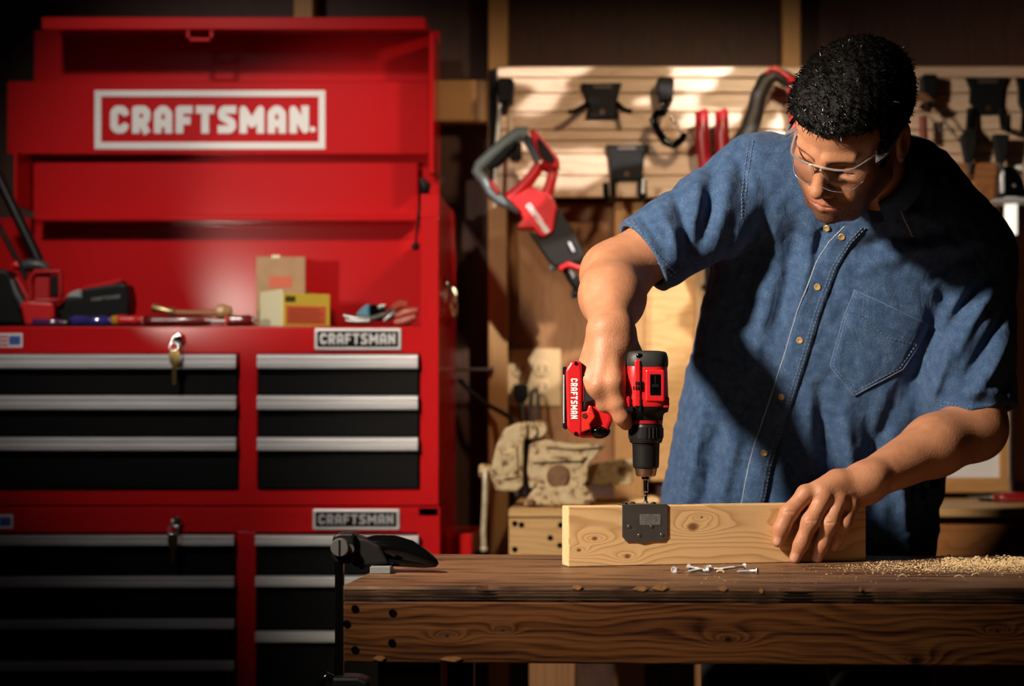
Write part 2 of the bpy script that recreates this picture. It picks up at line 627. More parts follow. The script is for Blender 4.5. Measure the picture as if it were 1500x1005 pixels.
# sides with their front posts, back, floor, rails and divider
for s in (0, 1):
    xa, xb = (xR - .0385, xR) if s else (xL, xL + .0385)
    b.box((xa, Yf, zc(741)), (xb, Yf + .03, zc(318)), 0.003, 2)
    xo = xR if s else xL + .0385
    prof = [(Yf, zc(318)), (Yf + .012, zc(284)), (Yb, zc(284)), (Yb, zc(741)), (Yf + .028, zc(741)), (Yf + .028, zc(318))]
    x_out, x_in = (xR - .0004, xR - .010) if s else (xL + .0004, xL + .010)
    b.prism([Vector((x_out, y, z)) for y, z in prof], [Vector((x_in, y, z)) for y, z in prof])
    prof = [(Yf - .000, zc(319)), (Yf + .012, zc(283)), (Yf + .040, zc(283)), (Yf + .040, zc(319))]
    b.prism([Vector((xa, y, z)) for y, z in prof], [Vector((xb, y, z)) for y, z in prof], 0.002)
zf = zc(478) - .002
b.box((xL + .03, Yf + .0005, zc(518.5)), (xR - .03, Yf + .045, zc(478)), 0.003, 2)
b.box((xL + .03, Yf + .0005, zc(741)), (xR - .03, Yf + .04, zc(717)), 0.002)
b.box((xc(350), Yf + .0002, zc(720)), (xc(377), Yf + .04, zc(516)), 0.002)
b.box((xL + .004, Yb - .010, zc(741)), (xR - .004, Yb - .002, zc(290)), 0.001)
b.box((xL + .006, Yf + .04, zf - .02), (xR - .006, Yb - .004, zf - .003))
b.box((xL + .01, Yf + .03, zc(741)), (xR - .01, Yb - .01, zc(736)))
b.build('body', red_enamel, chest)
b = MB()
b.box((xL + .03, Yf + .012, zf - .004), (xR - .03, Yb - .012, zf + .003), 0.001)
b.build('tray_liner', black_rubber, chest)
b = MB()
b.box((xL + .042, Yb - .016, Z(476, 4.63)), (xR - .042, Yb - .011, Z(346, 4.63)))
b.build('back_panel', red_enamel, chest)

# lid standing open behind
lid_b = MB()
LY = Yb - .004
zl0, zl1 = Z(330, 4.64), Z(24, 4.47)
lx0, lx1 = X(50, 4.64), X(637, 4.52)
lid_b.box((lx0, LY - .008, zl0), (lx1, LY, zl1), 0.002)                      # skin of the lid
lid_b.box((lx1 - .012, LY - .15, zl0 + .10), (lx1, LY - .004, zl1 - .03), 0.003)      # ends
prof = [(LY - .008, zl0), (LY - .008, zl1), (LY - .17, zl1), (LY - .17, zl1 - .028), (LY - .155, zl1 - .028), (LY - .155, zl1 - .012), (LY - .02, zl1 - .012)]
xa, xb = X(60, 4.47), X(622, 4.47)
lid_b.box((xa, LY - .17, zl1 - .0275), (xb, LY - .155, zl1), 0.002)               # front lip
lid_b.box((xa, LY - .16, zl1 - .010), (xb, LY, zl1 - .0005), 0.001)                # top flange
lid_b.box((X(10, 4.59), LY - .055, Z(226, 4.59)), (X(628, 4.59), LY - .047, Z(119, 4.59)), 0.003, 2)   # bolt-on plate
lid_b.box((X(10, 4.59), LY - .05, Z(126, 4.59)), (X(628, 4.59), LY - .006, Z(119.5, 4.59)), 0.001)
lid_b.box((X(48, 4.61), LY - .034, Z(316, 4.61)), (X(612, 4.61), LY - .026, Z(238, 4.61)), 0.003, 2)   # lower pan
lid_b.box((X(48, 4.56), LY - .078, Z(323.5, 4.56)), (X(612, 4.56), LY - .026, Z(314, 4.56)), 0.004, 2)   # its rolled lip
lid_b.box((lx0 - .004, LY - .15, zl0 + .03), (lx0 + .003, LY - .004, Z(229, 4.6)), 0.002)
# latch bracket under the lip
lb = Vector((X(291, 4.47), LY - .165, zl1 - .0275))
lid_b.box(lb + Vector((-.029, 0, -.024)), lb + Vector((.029, .004, -.017)))
lid_b.box(lb + Vector((-.029, 0, -.024)), lb + Vector((-.022, .004, .001)))
lid_b.box(lb + Vector((.022, 0, -.024)), lb + Vector((.029, .004, .001)))
lid = lid_b.build('lid', red_enamel, chest)
# sign on the plate
sy = LY - .0555
SDp = 4.585
s_b = MB()
fr = [(138, 132, 476, 141), (138, 208, 476, 218), (138, 141, 147.5, 208), (466.5, 141, 476, 208)]
for (x0, y0, x1, y1) in fr:
    s_b.box((X(x0, SDp), sy - .002, Z(y1, SDp)), (X(x1, SDp), sy, Z(y0, SDp)))
s_b.build('sign_border', white_paint, lid)
t = MB()
lettering(t, 'CRAFTSMAN', (X(161, SDp), sy, Z(195, SDp)), (1, 0, 0), (0, 0, 1), 40.5 * SDp / F_PX, t=0.285, gap=0.135, width=(452 - 161) * SDp / F_PX, depth=.002)
t.lathe([(.0065, 0), (.0065, .001), (0, .001)], (X(457.5, SDp), sy, Z(189, SDp)), (0, -1, 0), 14)
t.build('sign_lettering', white_paint, lid)
# lid stays: bent black rods, the near right one with a ball end
m = MB()
m.tube([P(617, 262, 4.27), P(623, 272, 4.27), P(621, 284, 4.28), P(617, 300, 4.3)], [.006, .012, .011, .004], 10)
m.tube([P(616, 276, 4.3), P(613, 318, 4.31), P(609, 356, 4.32)], .0028, 8)
m.sphere(P(608.5, 361, 4.32), .0085)
m.sphere(P(613, 318, 4.31), .005)
m.build('lid_stay', black_plastic, chest)
m = MB()
m.tube([P(-14, 236, 4.40), P(20, 306, 4.38), P(52, 372, 4.36), P(66, 404, 4.34)], .012, 8)
m.tube([P(-20, 300, 4.32), P(12, 356, 4.32), P(40, 410, 4.32)], .006, 8)
m.build('lid_stay', black_plastic, chest)
badge(chest, 461, 481, 588.5, 513)
lock(chest, 262, 497)
rows = [(519, 579, 540.5), (579, 640, 600.5), (640, 717, 660.5)]
for (x0, x1) in ((-122, 348.5), (378.5, 613.5)):
    for (a, c, h) in rows:
        drawer(chest, x0, x1, a, c, h)
# side carry handle
m = MB()
hx = xR
for yy in (1.33, 1.50):
    m.box((hx - .001, yy - .012, zc(418)), (hx + .004, yy + .012, zc(400)), 0.001)
m.tube([Vector((hx + .004, 1.33, zc(409))), Vector((hx + .010, 1.33, zc(414))), Vector((hx + .012, 1.335, zc(440))), Vector((hx + .014, 1.36, zc(455))), Vector((hx + .014, 1.47, zc(455))),
        Vector((hx + .012, 1.495, zc(440))), Vector((hx + .010, 1.50, zc(414))), Vector((hx + .004, 1.50, zc(409)))], .0045, 10)
m.build('carry_handle', chrome, chest)


# country sticker at the left: blue field and white letters cut by the frame
def sticker(parent, px, py):
    s = MB()
    c = Vector((xc(px), Yf - .0006, zc(py)))
    s.box(c + Vector((-.062, 0, -.0145)), c + Vector((.0, .0008, .0145)), 0)
    s.build('sticker', white_paint, parent)
    q = MB()
    q.box(c + Vector((-.027, -.0008, -.009)), c + Vector((-.004, .0, .009)), 0)
    q.build('sticker_field', mat('sticker_blue', (0.06, 0.11, 0.42), 0.4), parent)
    q = MB()
    for k in range(3):
        q.box(c + Vector((-.060, -.0008, -.011 + k * .008)), c + Vector((-.029, .0, -.007 + k * .008)), 0)
    q.build('sticker_stripes', red_enamel, parent)


sticker(chest, 33, 498.5)

cab = thing('tool_cabinet', 'glossy red steel rolling tool cabinet with black drawers under the tool chest', 'tool cabinet', (-.91, 1.42, 0.0))
b = MB()
zt_, zb_ = zc(742.5), 0.14
for s in (0, 1):
    xa, xb = (xR - .044, xR + .003) if s else (xL - .003, xL + .044)
    b.box((xa, Yf, zb_), (xb, Yf + .03, zt_), 0.003, 2)
    x_out, x_in = (xR + .002, xR - .008) if s else (xL - .002, xL + .008)
    b.box((min(x_out, x_in), Yf + .025, zb_), (max(x_out, x_in), Yb, zt_), 0.001)
b.box((xL, Yf + .0005, zc(781)), (xR, Yf + .045, zt_), 0.003, 2)
b.box((xL, Yf, zt_ - .02), (xR, Yb, zt_), 0.002)
b.box((xL, Yb - .01, zb_), (xR, Yb, zt_), 0.001)
b.box((xL, Yf, zb_), (xR, Yb, zb_ + .05), 0.002)
b.box((xc(346), Yf + .0002, zb_ + .04), (xc(375), Yf + .04, zc(779)), 0.002)
b.box((xL, Yf + .42, zb_), (xR, Yf + .43, zt_))
b.build('body', red_enamel, cab)
badge(cab, 458.5, 745.5, 586, 776)
lock(cab, 260, 764)
lrows = [(783, 843, 799), (843, 905, 860), (905, 965.5, 920.5), (965.5, 1060, 981.5), (1060, 1180, 1076), (1180, 1265, 1196)]
for (a, c, h) in lrows:
    drawer(cab, -118, 345.5, a, c, h)
rrows = [(783, 842.5, 799), (842.5, 923, 859), (923, 1060, 940), (1060, 1180, 1076), (1180, 1265, 1196)]
for (a, c, h) in rrows:
    drawer(cab, 376, 614.5, a, c, h)
sticker(cab, 19, 764)
for (cx_, cy_) in ((xL + .1, Yf + .08), (xR - .1, Yf + .08), (xL + .1, Yb - .08), (xR - .1, Yb - .08)):
    m = MB()
    m.lathe([(0, -.018), (.055, -.018), (.062, -.010), (.062, .010), (.055, .018), (0, .018)], (cx_, cy_, .062), (1, 0, 0), 20)
    m.box((cx_ - .03, cy_ - .03, .11), (cx_ + .03, cy_ + .03, .142))
    m.box((cx_ - .026, cy_ - .02, .055), (cx_ - .020, cy_ + .02, .12))
    m.box((cx_ + .020, cy_ - .02, .055), (cx_ + .026, cy_ + .02, .12))
    m.build('caster', black_rubber, cab)
keys(262, 497, 'silver and brass key pair hanging in the lock of the upper red chest', chrome, .066)
keys(260, 764, 'dark key pair hanging in the lock of the lower red cabinet', steel_dull, .052)
# red steel side shelf that folds out low on the cabinet
m = MB()
m.box((xR + .003, 1.30, Z(812, 4.4)), (X(697, 4.4), 1.58, Z(778, 4.4)), 0.004)
tag(m.build('side_bin', red_enamel, cab), label='small red steel bin on the side of the cabinet')
# ---------------------------------------------------------------- front workbench
Fb = Vector((-0.3555, -0.314, 0.90))
RZB = math.radians(-2.655)
def _bk(px, py):
    D = 2.686
    for _ in range(5):
        s_ = ((px - PX0) * D / F_PX - Fb.x) / math.cos(RZB)
        D = 3.0 + Fb.y + s_ * math.sin(RZB)
    return s_, Z(py, D) - .90


dark_oak = wood('dark_stained_pine', (0.25, 0.090, 0.026), (0.042, 0.0098, 0.0035), along='X', freq=95, warp=1.2, late_p=1.6,
                knots=[(*_bk(px, py), r_) for px, py, r_ in ((1067, 937, .0055), (1342, 968, .0085), (737, 924, .0022), (655, 932, .0028), (1462, 925, .003))],
                rough=0.42, blotch=0.75, pore=0.9, sharp=4.0, ringk=1.1, blo_scale=(3, 45, 45), knot_c=(0.012, 0.006, 0.004))
bench_top_w = wood('worn_bench_top', (0.215, 0.105, 0.050), (0.040, 0.016, 0.007), along='X', across='Y', freq=30, warp=1.4, late_p=1.5, ringk=.9, rough=0.45, blotch=1.7, pore=0.9, bump=0.5, sharp=3.0, blo_scale=(5, 34, 34))
leg_wood = wood('leg_wood', (0.24, 0.11, 0.040), (0.14, 0.055, 0.018), along='Z', freq=80, rough=0.5)
bench = thing('workbench', 'dark stained wooden workbench in the foreground with bolted front board', 'workbench', (Fb.x, Fb.y, 0.0), RZB)
h0 = 0.90
L = 1.9
b = MB()
# plywood top with softened, slightly chipped front edge
n = 120
rows = []
rg = random.Random(3)
for i in range(n + 1):
    x = L * i / n
    dip = 0.0012 * rg.random() + (0.004 if rg.random() < .05 else 0)
    rows.append([(x, 0.0004 + dip * .5, h0 - .0192), (x, 0.0 + dip * .3, h0 - .0045), (x, 0.0018 + dip, h0 - .0010 - dip * .4), (x, .006 + dip, h0), (x, .585, h0), (x, .587, h0 - .002), (x, .587, h0 - .0192)])
vs = [p for r_ in rows for p in r_]
fs = []
for i in range(n):
    for k in range(7):
        a, c = i * 7 + k, i * 7 + (k + 1) % 7
        fs.append((a, a + 7, c + 7, c))
fs += [tuple(range(7)), tuple(range(n * 7 + 6, n * 7 - 1, -1))]
b.add(vs, fs)
b.build('top', bench_top_w, bench, world=False)
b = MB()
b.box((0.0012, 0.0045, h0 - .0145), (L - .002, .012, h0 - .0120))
b.build('ply_layer', mat('ply_dark', (0.03, 0.012, 0.006), 0.8), bench, world=False).location.y = -.0046  # dark layer lines of the plywood edge
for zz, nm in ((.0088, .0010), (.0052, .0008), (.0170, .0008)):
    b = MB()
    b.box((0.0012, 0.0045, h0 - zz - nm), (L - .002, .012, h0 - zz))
    b.build('ply_layer', mat('ply_dark', (0.03, 0.012, 0.006), 0.8), bench, world=False).location.y = -.0044
ap = MB()
ap.box((0, 0.0008, h0 - .1008), (L, .038, h0 - .0205), 0.0022, 2)
apr = ap.build('apron', dark_oak, bench, world=False)
apr.data.transform(Matrix.Translation((0, 0, -h0)))
apr.location.z = h0
b = MB()
b.box((0, .547, h0 - .1008), (L, .585, h0 - .0205), 0.002)
o = b.build('apron', dark_oak, bench, world=False)
o.data.transform(Matrix.Translation((0, 0, -h0)))
o.location.z = h0
b = MB()
b.box((0, .038, h0 - .1008), (.038, .547, h0 - .0205), 0.002)
o = b.build('end_board', wood('end_board_wood', (0.26, 0.10, 0.03), (0.10, 0.03, 0.01), along='Y', freq=80), bench, world=False)
for (x0, x1, y0, y1) in ((.039, .122, .040, .078), (.072, .112, .505, .545), (1.70, 1.79, .04, .078), (1.70, 1.79, .505, .545)):
    b = MB()
    b.box((x0, y0, 0), (x1, y1, h0 - .0195), 0.002)
    b.build('leg', leg_wood, bench, world=False)
b = MB()
b.box((.04, .078, .16), (1.79, .50, .178), 0.002)
b.build('lower_shelf', dark_oak, bench, world=False)


def bl(px, py):
    """front face of the apron under a pixel -> local x, z"""
    D = 2.686
    for _ in range(5):
        x = (px - PX0) * D / F_PX
        s = (x - Fb.x) / math.cos(RZB)
        D = 3.0 + Fb.y + s * math.sin(RZB)
    return s, Z(py, D)


bolt_dark = mat('bolt_dark', (0.0025, 0.002, 0.0015), 0.9, spec=.05)
for (px, py) in ((520, 892), (575, 898), (574, 942), (520, 952), (508, 914)):
    x, z = bl(px, py)
    m = MB()
    m.lathe([(.0052, -.0006), (.0044, .0010), (.0040, .004), (0, .004)], (x, .0006, z), (0, 1, 0), 16)
    m.lathe([(.0048, -.0004), (.0030, -.0003), (0, -.0003)], (x, .0006, z), (0, 1, 0), 16)
    m.build('bolt_hole', bolt_dark, bench, world=False)
pale_split = mat('fresh_split_wood', (0.55, 0.26, 0.09), 0.6, noise=0.3, nscale=200)
for (px, py, wd) in ((845, 861, .014), (938, 863, .02), (966, 862, .022), (1058, 863, .014), (1115, 866, .006), (660, 966, .03), (555, 965, .018), (1260, 864, .004)):
    x, z = bl(px, py)
    m = MB()
    pts = [(-.5, .0), (-.2, .0032), (.25, .0035), (.5, .001), (.2, -.003), (-.1, -.0022)]
    a = [Vector((x + p[0] * wd, -.0008, z + p[1])) for p in pts]
    m.prism(a, [p + Vector((0, .003, 0)) for p in a])
    m.build('splinter', pale_split, bench, world=False)

# ---------------------------------------------------------------- pine board being drilled
RB = math.atan2(0.120, 0.451)
Bo = Vector((-0.068, 0.0, 0.90))


def bs(px, py):
    """front face of the pine board under a pixel -> local x, z"""
    D = 3.0
    for _ in range(6):
        x = (px - PX0) * D / F_PX
        s = (x - Bo.x) / math.cos(RB)
        D = 3.0 + s * math.sin(RB)
    return s, Z(py, D) - .90


kn = []
for (px, py, r_) in ((1015, 772, .0085), (871, 789, .0042), (848, 806, .0036), (919, 815, .0048), (1028, 758, .0022), (1150, 782, .004)):
    s_, z_ = bs(px, py)
    kn.append((s_, z_, r_))
pine = wood('pine_board', (0.78, 0.50, 0.24), (0.36, 0.17, 0.050), along='X', freq=64, warp=1.25, knots=kn, rough=0.5, blotch=0.06, pore=0.10, bump=0.15, knot_c=(0.20, 0.075, 0.025))
pine_end = mat('pine_end', (0.80, 0.58, 0.30), 0.6, noise=0.12, nscale=90, bump=0.3, bscale=300)
brd = thing('pine_board', 'pale knotty pine board standing on edge across the workbench under the drill', 'board', Bo, RB)
b = MB()
b.box((0.0006, 0, 0.0002), (.467, .038, .089), 0.0016, 2)
b.build('timber', pine, brd, world=False)
b = MB()
b.box((0, .0012, .0014), (.002, .0368, .0878), 0.0006)
b.build('sawn_end', pine_end, brd, world=False)

galv = mat('galvanised_steel', (0.17, 0.16, 0.15), 0.42, metal=0.75, noise=0.10, nscale=50)
br = thing('steel_bracket', 'dark grey steel angle plate bent over the top of the pine board', 'bracket', Bo, RB)
x0, _ = bs(911, 750)
x1, _ = bs(977, 750)
zb = bs(944, 793.5)[1]
pts = [(x0, .0905), (x1, .0905), (x1, zb + .008), (x1 - .006, zb + .001), ((x0 + x1) / 2 + .012, zb + .001), ((x0 + x1) / 2 - .004, zb - .002), ((x0 + x1) / 2 - .016, zb + .001), (x0 + .006, zb + .001), (x0, zb + .008)]
m = MB()
a = [Vector((x, -.0024, z)) for x, z in pts]
m.prism(a, [p + Vector((0, .0022, 0)) for p in a], 0.0004)
m.box((x0, -.0024, .0892), (x1, .034, .0908), 0.0004)
m.build('plate', galv, br, world=False)
q = MB()
xa, za = bs(937, 769.5)
xb, zb2 = bs(967, 753)
q.box((xa, -.0029, za), (xb, -.0022, zb2), 0.0002)
q.build('stamped_patch', mat('stamp_grey', (0.24, 0.235, 0.225), 0.5, metal=0.5, noise=0.25, nscale=260), br, world=False)
for (px, py) in ((921, 771), (954, 771), (936, 784), (969, 783)):
    xx, zz = bs(px, py)
    q = MB()
    q.lathe([(.0028, 0), (.0022, -.0010), (0, -.0012)], (xx, -.0023, zz), (0, 1, 0), 14)
    q.build('rivet', steel_dull, br, world=False)
for xx, yy in ((x0 + .008, .010), (x0 + .024, .026), (x0 + .052, .012)):
    q = MB()
    q.lathe([(0, .0032), (.0030, .0028), (.0040, .0012), (.0042, 0)], (xx, yy, .0908), (0, 0, 1), 14)
    q.build('screw_head', chrome, br, world=False)

# ---------------------------------------------------------------- loose screws, sawdust and chips on the bench
ZB = 0.9002


def on_bench(px, py, lift=0.0):
    D = (CAM.z - ZB - lift) * F_PX / (py - PY0)
    return P(px, py, D)


zinc = mat('zinc', (0.72, 0.72, 0.74), 0.28, metal=0.55)


def screw_at(pa, pb, label, first=[None], group=None):
    """threaded screw lying from tip pa to head pb"""
    d = pb - pa
    t = thing('screw', label, 'screw', pa)
    t.rotation_mode = 'QUATERNION'
    t.rotation_quaternion = Vector((1, 0, 0)).rotation_difference(d.normalized())
    ln = d.length
    s = MB()
    prof = [(0, 0), (.0016, .004)]
    k = .004
    while k < ln * .62:
        prof += [(.0024, k + .0007), (.0017, k + .0014)]
        k += .0014
    prof += [(.0018, ln * .64), (.0018, ln - .003)]
    s.lathe(prof, (0, 0, 0), (1, 0, 0), 10)
    s.build('shank', zinc, t, world=False)
    s = MB()
    s.lathe([(.0018, ln - .0034), (.0046, ln - .0010), (.0046, ln), (.0030, ln), (.0016, ln - .0012), (0, ln - .0012)], (0, 0, 0), (1, 0, 0), 14)
    s.build('head', zinc, t, world=False)
    return t


G = 'zinc screws lying on the bench'
screw_at(on_bench(994, 836, .003) + Vector((0, .010, .002)), on_bench(987, 834.5, .005) - Vector((0, .004, 0)), 'zinc screw pointing away, apart from the loose pile on the bench', group=G)
screw_at(on_bench(1007, 838, .0026), on_bench(1040, 832, .0046), 'leftmost zinc screw of the pile, slanting up to the right', group=G)
screw_at(on_bench(1036, 836.5, .0026), on_bench(1010, 830, .0046), 'zinc screw crossing the leftmost one, its head at the upper left', group=G)
screw_at(on_bench(1062, 835, .0026), on_bench(1036, 832.5, .0062), 'zinc screw in the middle of the pile lying nearly level', group=G)
screw_at(on_bench(1050, 834.5, .0032), on_bench(1091, 829.5, .0050), 'zinc screw with its head at the upper right end of the pile', group=G)
screw_at(on_bench(1079, 837, .0026), on_bench(1110, 836, .0046), 'rightmost zinc screw of the pile, lying flat in front', group=G)
for o in [x for x in COL.objects if x.name.startswith('screw') and x.get('category') == 'screw']:
    o['group'] = G

sawdust_m = mat('sawdust', (0.75, 0.52, 0.27), 0.8, noise=0.25, nscale=300)
m = MB()
rg = random.Random(11)


def flake(px, py, s):
    c = on_bench(px, py)
    h = s * (.4 + .5 * rg.random())
    a0 = rg.random() * 6.28
    v = [c + Vector((math.cos(a0 + k * 1.57) * s * (.5 + rg.random() * .6), math.sin(a0 + k * 1.57) * s * (.4 + rg.random() * .5), .0002 + h * (.0 + .35 * rg.random()))) for k in range(4)]
    v.append(c + Vector((rg.uniform(-.3, .3) * s, rg.uniform(-.3, .3) * s, h)))
    m.add(v, [(0, 1, 4), (1, 2, 4), (2, 3, 4), (3, 0, 4)])


for i in range(3300):
    u = rg.random() ** .6
    px = 1215 + u * 330 + rg.gauss(0, 10)
    py = 829 + rg.gauss(0, 5.0) + (u - .5) * 2
    py = min(max(py, 818), 852)
    if abs(px - 1190) < 75 and py < 827:
        continue
    flake(px, py, rg.uniform(.0008, .0022))
for i in range(700):
    px = 1380 + rg.random() * 150
    py = 824 + rg.gauss(0, 4)
    flake(px, max(py, 815), rg.uniform(.0015, .0045))
for i in range(160):
    flake(rg.uniform(960, 1500), rg.uniform(826, 856), rg.uniform(.0008, .0018))
tag(m.build('sawdust', sawdust_m), 'pale sawdust scattered over the right end of the dark bench top', 'sawdust', kind='stuff')
for k, (px, py, ln, a) in enumerate(((1055, 839.5, .011, -.2), (1290, 835, .010, .5), (1322, 846, .012, .2), (1405, 847, .013, .1), (1428, 845, .010, .4), (1440, 836, .011, -.4), (1468, 838, .012, .3), (1360, 838, .010, -.3))):
    c = on_bench(px, py)
    q = MB()
    ca, sa = math.cos(a), math.sin(a)
    pts = [c + Vector((ca * (u - .5) * ln, sa * (u - .5) * ln, .0012 + .0028 * math.sin(u * PI))) for u in (0, .25, .5, .75, 1)]
    q.tube(pts, .0013, 5, flat=.4)
    tag(q.build('wood_shaving', sawdust_m), ('pale wood chip lying in front of the zinc screws' if k == 0 else ['', 'pale wood chip nearest the board end, at the left of the sawdust', 'small pale wood chip in front of the sawdust patch, alone near the bench edge', 'pale curl left of two lying close together in front of the sawdust', 'pale curl right of two lying close together in front of the sawdust', 'pale wood chip inside the thick right part of the sawdust', 'rightmost pale wood chip in the sawdust by the photo edge', 'pale wood chip in the middle of the sawdust streak'][k]), 'wood chip')

# ---------------------------------------------------------------- black bar clamp on the left end of the bench
cl = thing('bar_clamp', 'black trigger bar clamp gripping the left end of the workbench', 'clamp', P(500, 968, 2.92))
m = MB()
m.pxprism([(486, 796), (488, 784), (496, 781), (519, 781), (519, 822), (513, 826), (492, 826), (486, 818)], 2.875, 2.935, .004, 2)
m.build('head_block', black_plastic, cl)
m = MB()
m.pxprism([(514, 783), (538, 790), (556, 799), (570, 826), (545, 829), (522, 832), (514, 826)], 2.885, 2.925, .004, 2)
m.build('jaw_arm', mat('clamp_matte', (0.009, 0.0085, 0.008), 0.5, spec=.25), cl)
m = MB()
m.lathe([(0, -.010), (.0115, -.010), (.0128, -.008), (.0135, 0)], P(498.5, 802, 2.874), (0, 1, 0), 24)
k_ = m.build('pivot_knob', mat('knob_grey', (0.16, 0.155, 0.15), 0.35, metal=0.5), cl)
m = MB()
c = P(498.5, 802, 2.874) + Vector((0, -.0108, 0))
m.box(c + Vector((-.0012, 0, -.011)), c + Vector((.0012, .002, .011)))
m.build('slot', black_plastic, k_)
m = MB()
m.lathe([(0, -.003), (.006, -.003), (.0065, .002)], P(513, 804, 2.874), (0, 1, 0), 16)
m.build('pivot_pin', steel_dull, cl)
m = MB()
m.tube([P(532, 800, 2.905), P(550, 800, 2.905), P(575, 802, 2.905), P(600, 808, 2.90), P(622, 817, 2.895), P(637, 825, 2.89), P(641, 828, 2.89)],
       [.012, .0165, .018, .0165, .0115, .0065, .003], 16, flat=1.0)
m.tube([P(556, 822, 2.90), P(590, 824, 2.897), P(622, 826, 2.893), P(638, 827, 2.89)], [.006, .0065, .006, .004], 12)
m.build('lever_grip', black_gloss, cl)
m = MB()
m.box(P(492, 1010, 2.915), P(503, 820, 2.905) , 0.001)
m.build('bar', black_gloss, cl)
m = MB()
m.pxprism([(519, 826), (534, 817), (540, 826), (530, 836)], 2.89, 2.92, .003, 2)
m.build('trigger', black_gloss, cl)
m = MB()
m.pxprism([(486, 992), (522, 992), (540, 998), (540, 1015), (486, 1020)], 2.885, 2.935, .005, 2)
m.build('lower_jaw', black_plastic, cl)
m = MB()
m.tube([P(490, 996, 2.9), P(480, 990, 2.9), P(470, 1000, 2.9), P(468, 1030, 2.9)], [.006, .006, .007, .006], 10)
m.build('lower_lever', black_gloss, cl)
m = MB()
pc = on_bench(561, 838.5)
m.box(pc + Vector((-.015, -.030, .0)), pc + Vector((.014, .010, .0105)), 0.001)
m.build('pad', mat('pad_grey', (0.20, 0.20, 0.20), 0.5), cl)

# ---------------------------------------------------------------- back bench with the vise, outlet and cords
ybb = 1.15
zbb = Z(745, 4.15)
bb = thing('rear_bench', 'wooden work counter along the back wall carrying the old vise', 'workbench', (0.3, 1.4, 0))
rear_w = wood('rear_bench_wood', (0.56, 0.34, 0.135), (0.36, 0.175, 0.055), along='X', freq=60, rough=0.5)
rear_r = wood('rear_front_wood', (0.34, 0.135, 0.040), (0.15, 0.045, 0.013), along='X', freq=30, warp=1.8, rough=0.45)
b = MB()
b.box((X(745, 4.15), ybb, zbb - .018), (2.2, 1.655, zbb), 0.002)
b.build('top', rear_w, bb)
b = MB()
b.box((X(745.5, 4.16), ybb + .006, zbb - .13), (X(845, 4.16), ybb + .095, zbb - .0185), 0.002)
b.build('end_block', rear_w, bb)
for (px, py) in ((754, 767), (764, 769), (754, 805), (821, 769), (820, 799), (806, 788)):
    q = MB()
    q.lathe([(0, -.001), (.0058, -.001), (.006, .003)], P(px, py, 4.156) + Vector((0, 0, 0)), (0, 1, 0), 14)
    q.build('nail_head', bolt_dark, bb)
b = MB()
b.box((X(846, 4.2), ybb + .03, zbb - .15), (2.2, ybb + .05, zbb - .0185), 0.002)
b.build('apron', rear_r, bb)
for (px0, px1) in ((775, 843), (1020, 1088), (2050, 2118)):
    b = MB()
    b.box((X(px0, 4.2), ybb + .05, 0), (X(px1, 4.2), ybb + .14, zbb - .0185), 0.002)
    b.build('leg', leg_wood, bb)

cream = bpy.data.materials.new('chipped_cream_paint')
cream.use_nodes = True
nt = cream.node_tree
pb = nt.nodes['Principled BSDF']
pb.inputs['Roughness'].default_value = 0.5
tc = nt.nodes.new('ShaderNodeTexCoord')
nz = nt.nodes.new('ShaderNodeTexNoise')
nz.inputs['Scale'].default_value = 55
nz.inputs['Detail'].default_value = 8
nz.inputs['Roughness'].default_value = 0.65
cr = nt.nodes.new('ShaderNodeValToRGB')
el = cr.color_ramp.elements
el[0].position, el[0].color = 0.36, (0.05, 0.022, 0.010, 1)
el[1].position, el[1].color = 0.46, (0.46, 0.34, 0.185, 1)
e = el.new(0.41)
e.color = (0.25, 0.13, 0.06, 1)
e = el.new(0.70)
e.color = (0.56, 0.46, 0.29, 1)
nt.links.new(tc.outputs['Object'], nz.inputs['Vector'])
nt.links.new(nz.outputs['Fac'], cr.inputs['Fac'])
nt.links.new(cr.outputs['Color'], pb.inputs['Base Color'])
bp = nt.nodes.new('ShaderNodeBump')
bp.inputs['Strength'].default_value = 0.5
bp.inputs['Distance'].default_value = 0.003
nt.links.new(nz.outputs['Fac'], bp.inputs['Height'])
nt.links.new(bp.outputs[0], pb.inputs['Normal'])

vi = thing('bench_vise', 'old bench vise in chipped cream paint bolted to the rear bench', 'vise', P(820, 736, 4.25))
m = MB()
m.pxprism([(719, 700), (718, 690), (727, 652), (739, 628), (757, 619), (772, 618), (772, 640), (767, 646), (766, 712), (758, 720), (727, 720)], 4.20, 4.32, .010, 3)
m.build('moving_jaw', cream, vi)
m = MB()
m.pxprism([(776, 650), (800, 644), (842, 651), (886, 647), (888, 652), (874, 667), (862, 682), (859, 706), (852, 714), (776, 716), (772, 690)], 4.215, 4.31, .009, 3)
m.build('fixed_jaw', cream, vi)
m = MB()
m.lathe([(.0, 0), (.016, 0), (.018, .004), (.018, .10), (.016, .104), (0, .104)], P(775, 631, 4.215), (0, 1, 0), 18)
m.lathe([(.0, 0), (.0155, 0), (.0175, .004), (.0175, .10), (.016, .104), (0, .104)], P(789, 629, 4.225), (0, 1, 0), 18)
m.build('jaw_head', cream, vi)
m = MB()
m.pxprism([(764, 640), (778, 640), (778, 714), (764, 712)], 4.225, 4.30, .003)
m.build('jaw_gap_slide', mat('vise_dark', (0.02, 0.014, 0.010), 0.5, metal=.3), vi)
m = MB()
m.pxprism([(861, 684), (868, 680), (925, 671), (928, 675), (928, 708), (922, 711), (861, 711)], 4.33, 4.41, .006, 2)
m.build('anvil_tail', cream, vi)
m = MB()
m.pxprism([(784, 714), (856, 711), (868, 724), (872, 741), (766, 741), (774, 726)], 4.20, 4.36, .006, 2)
m.build('swivel_base', cream, vi)
m = MB()
m.pxprism([(779, 668), (860, 668), (852, 676), (779, 678)], 4.205, 4.22, .003, 2)
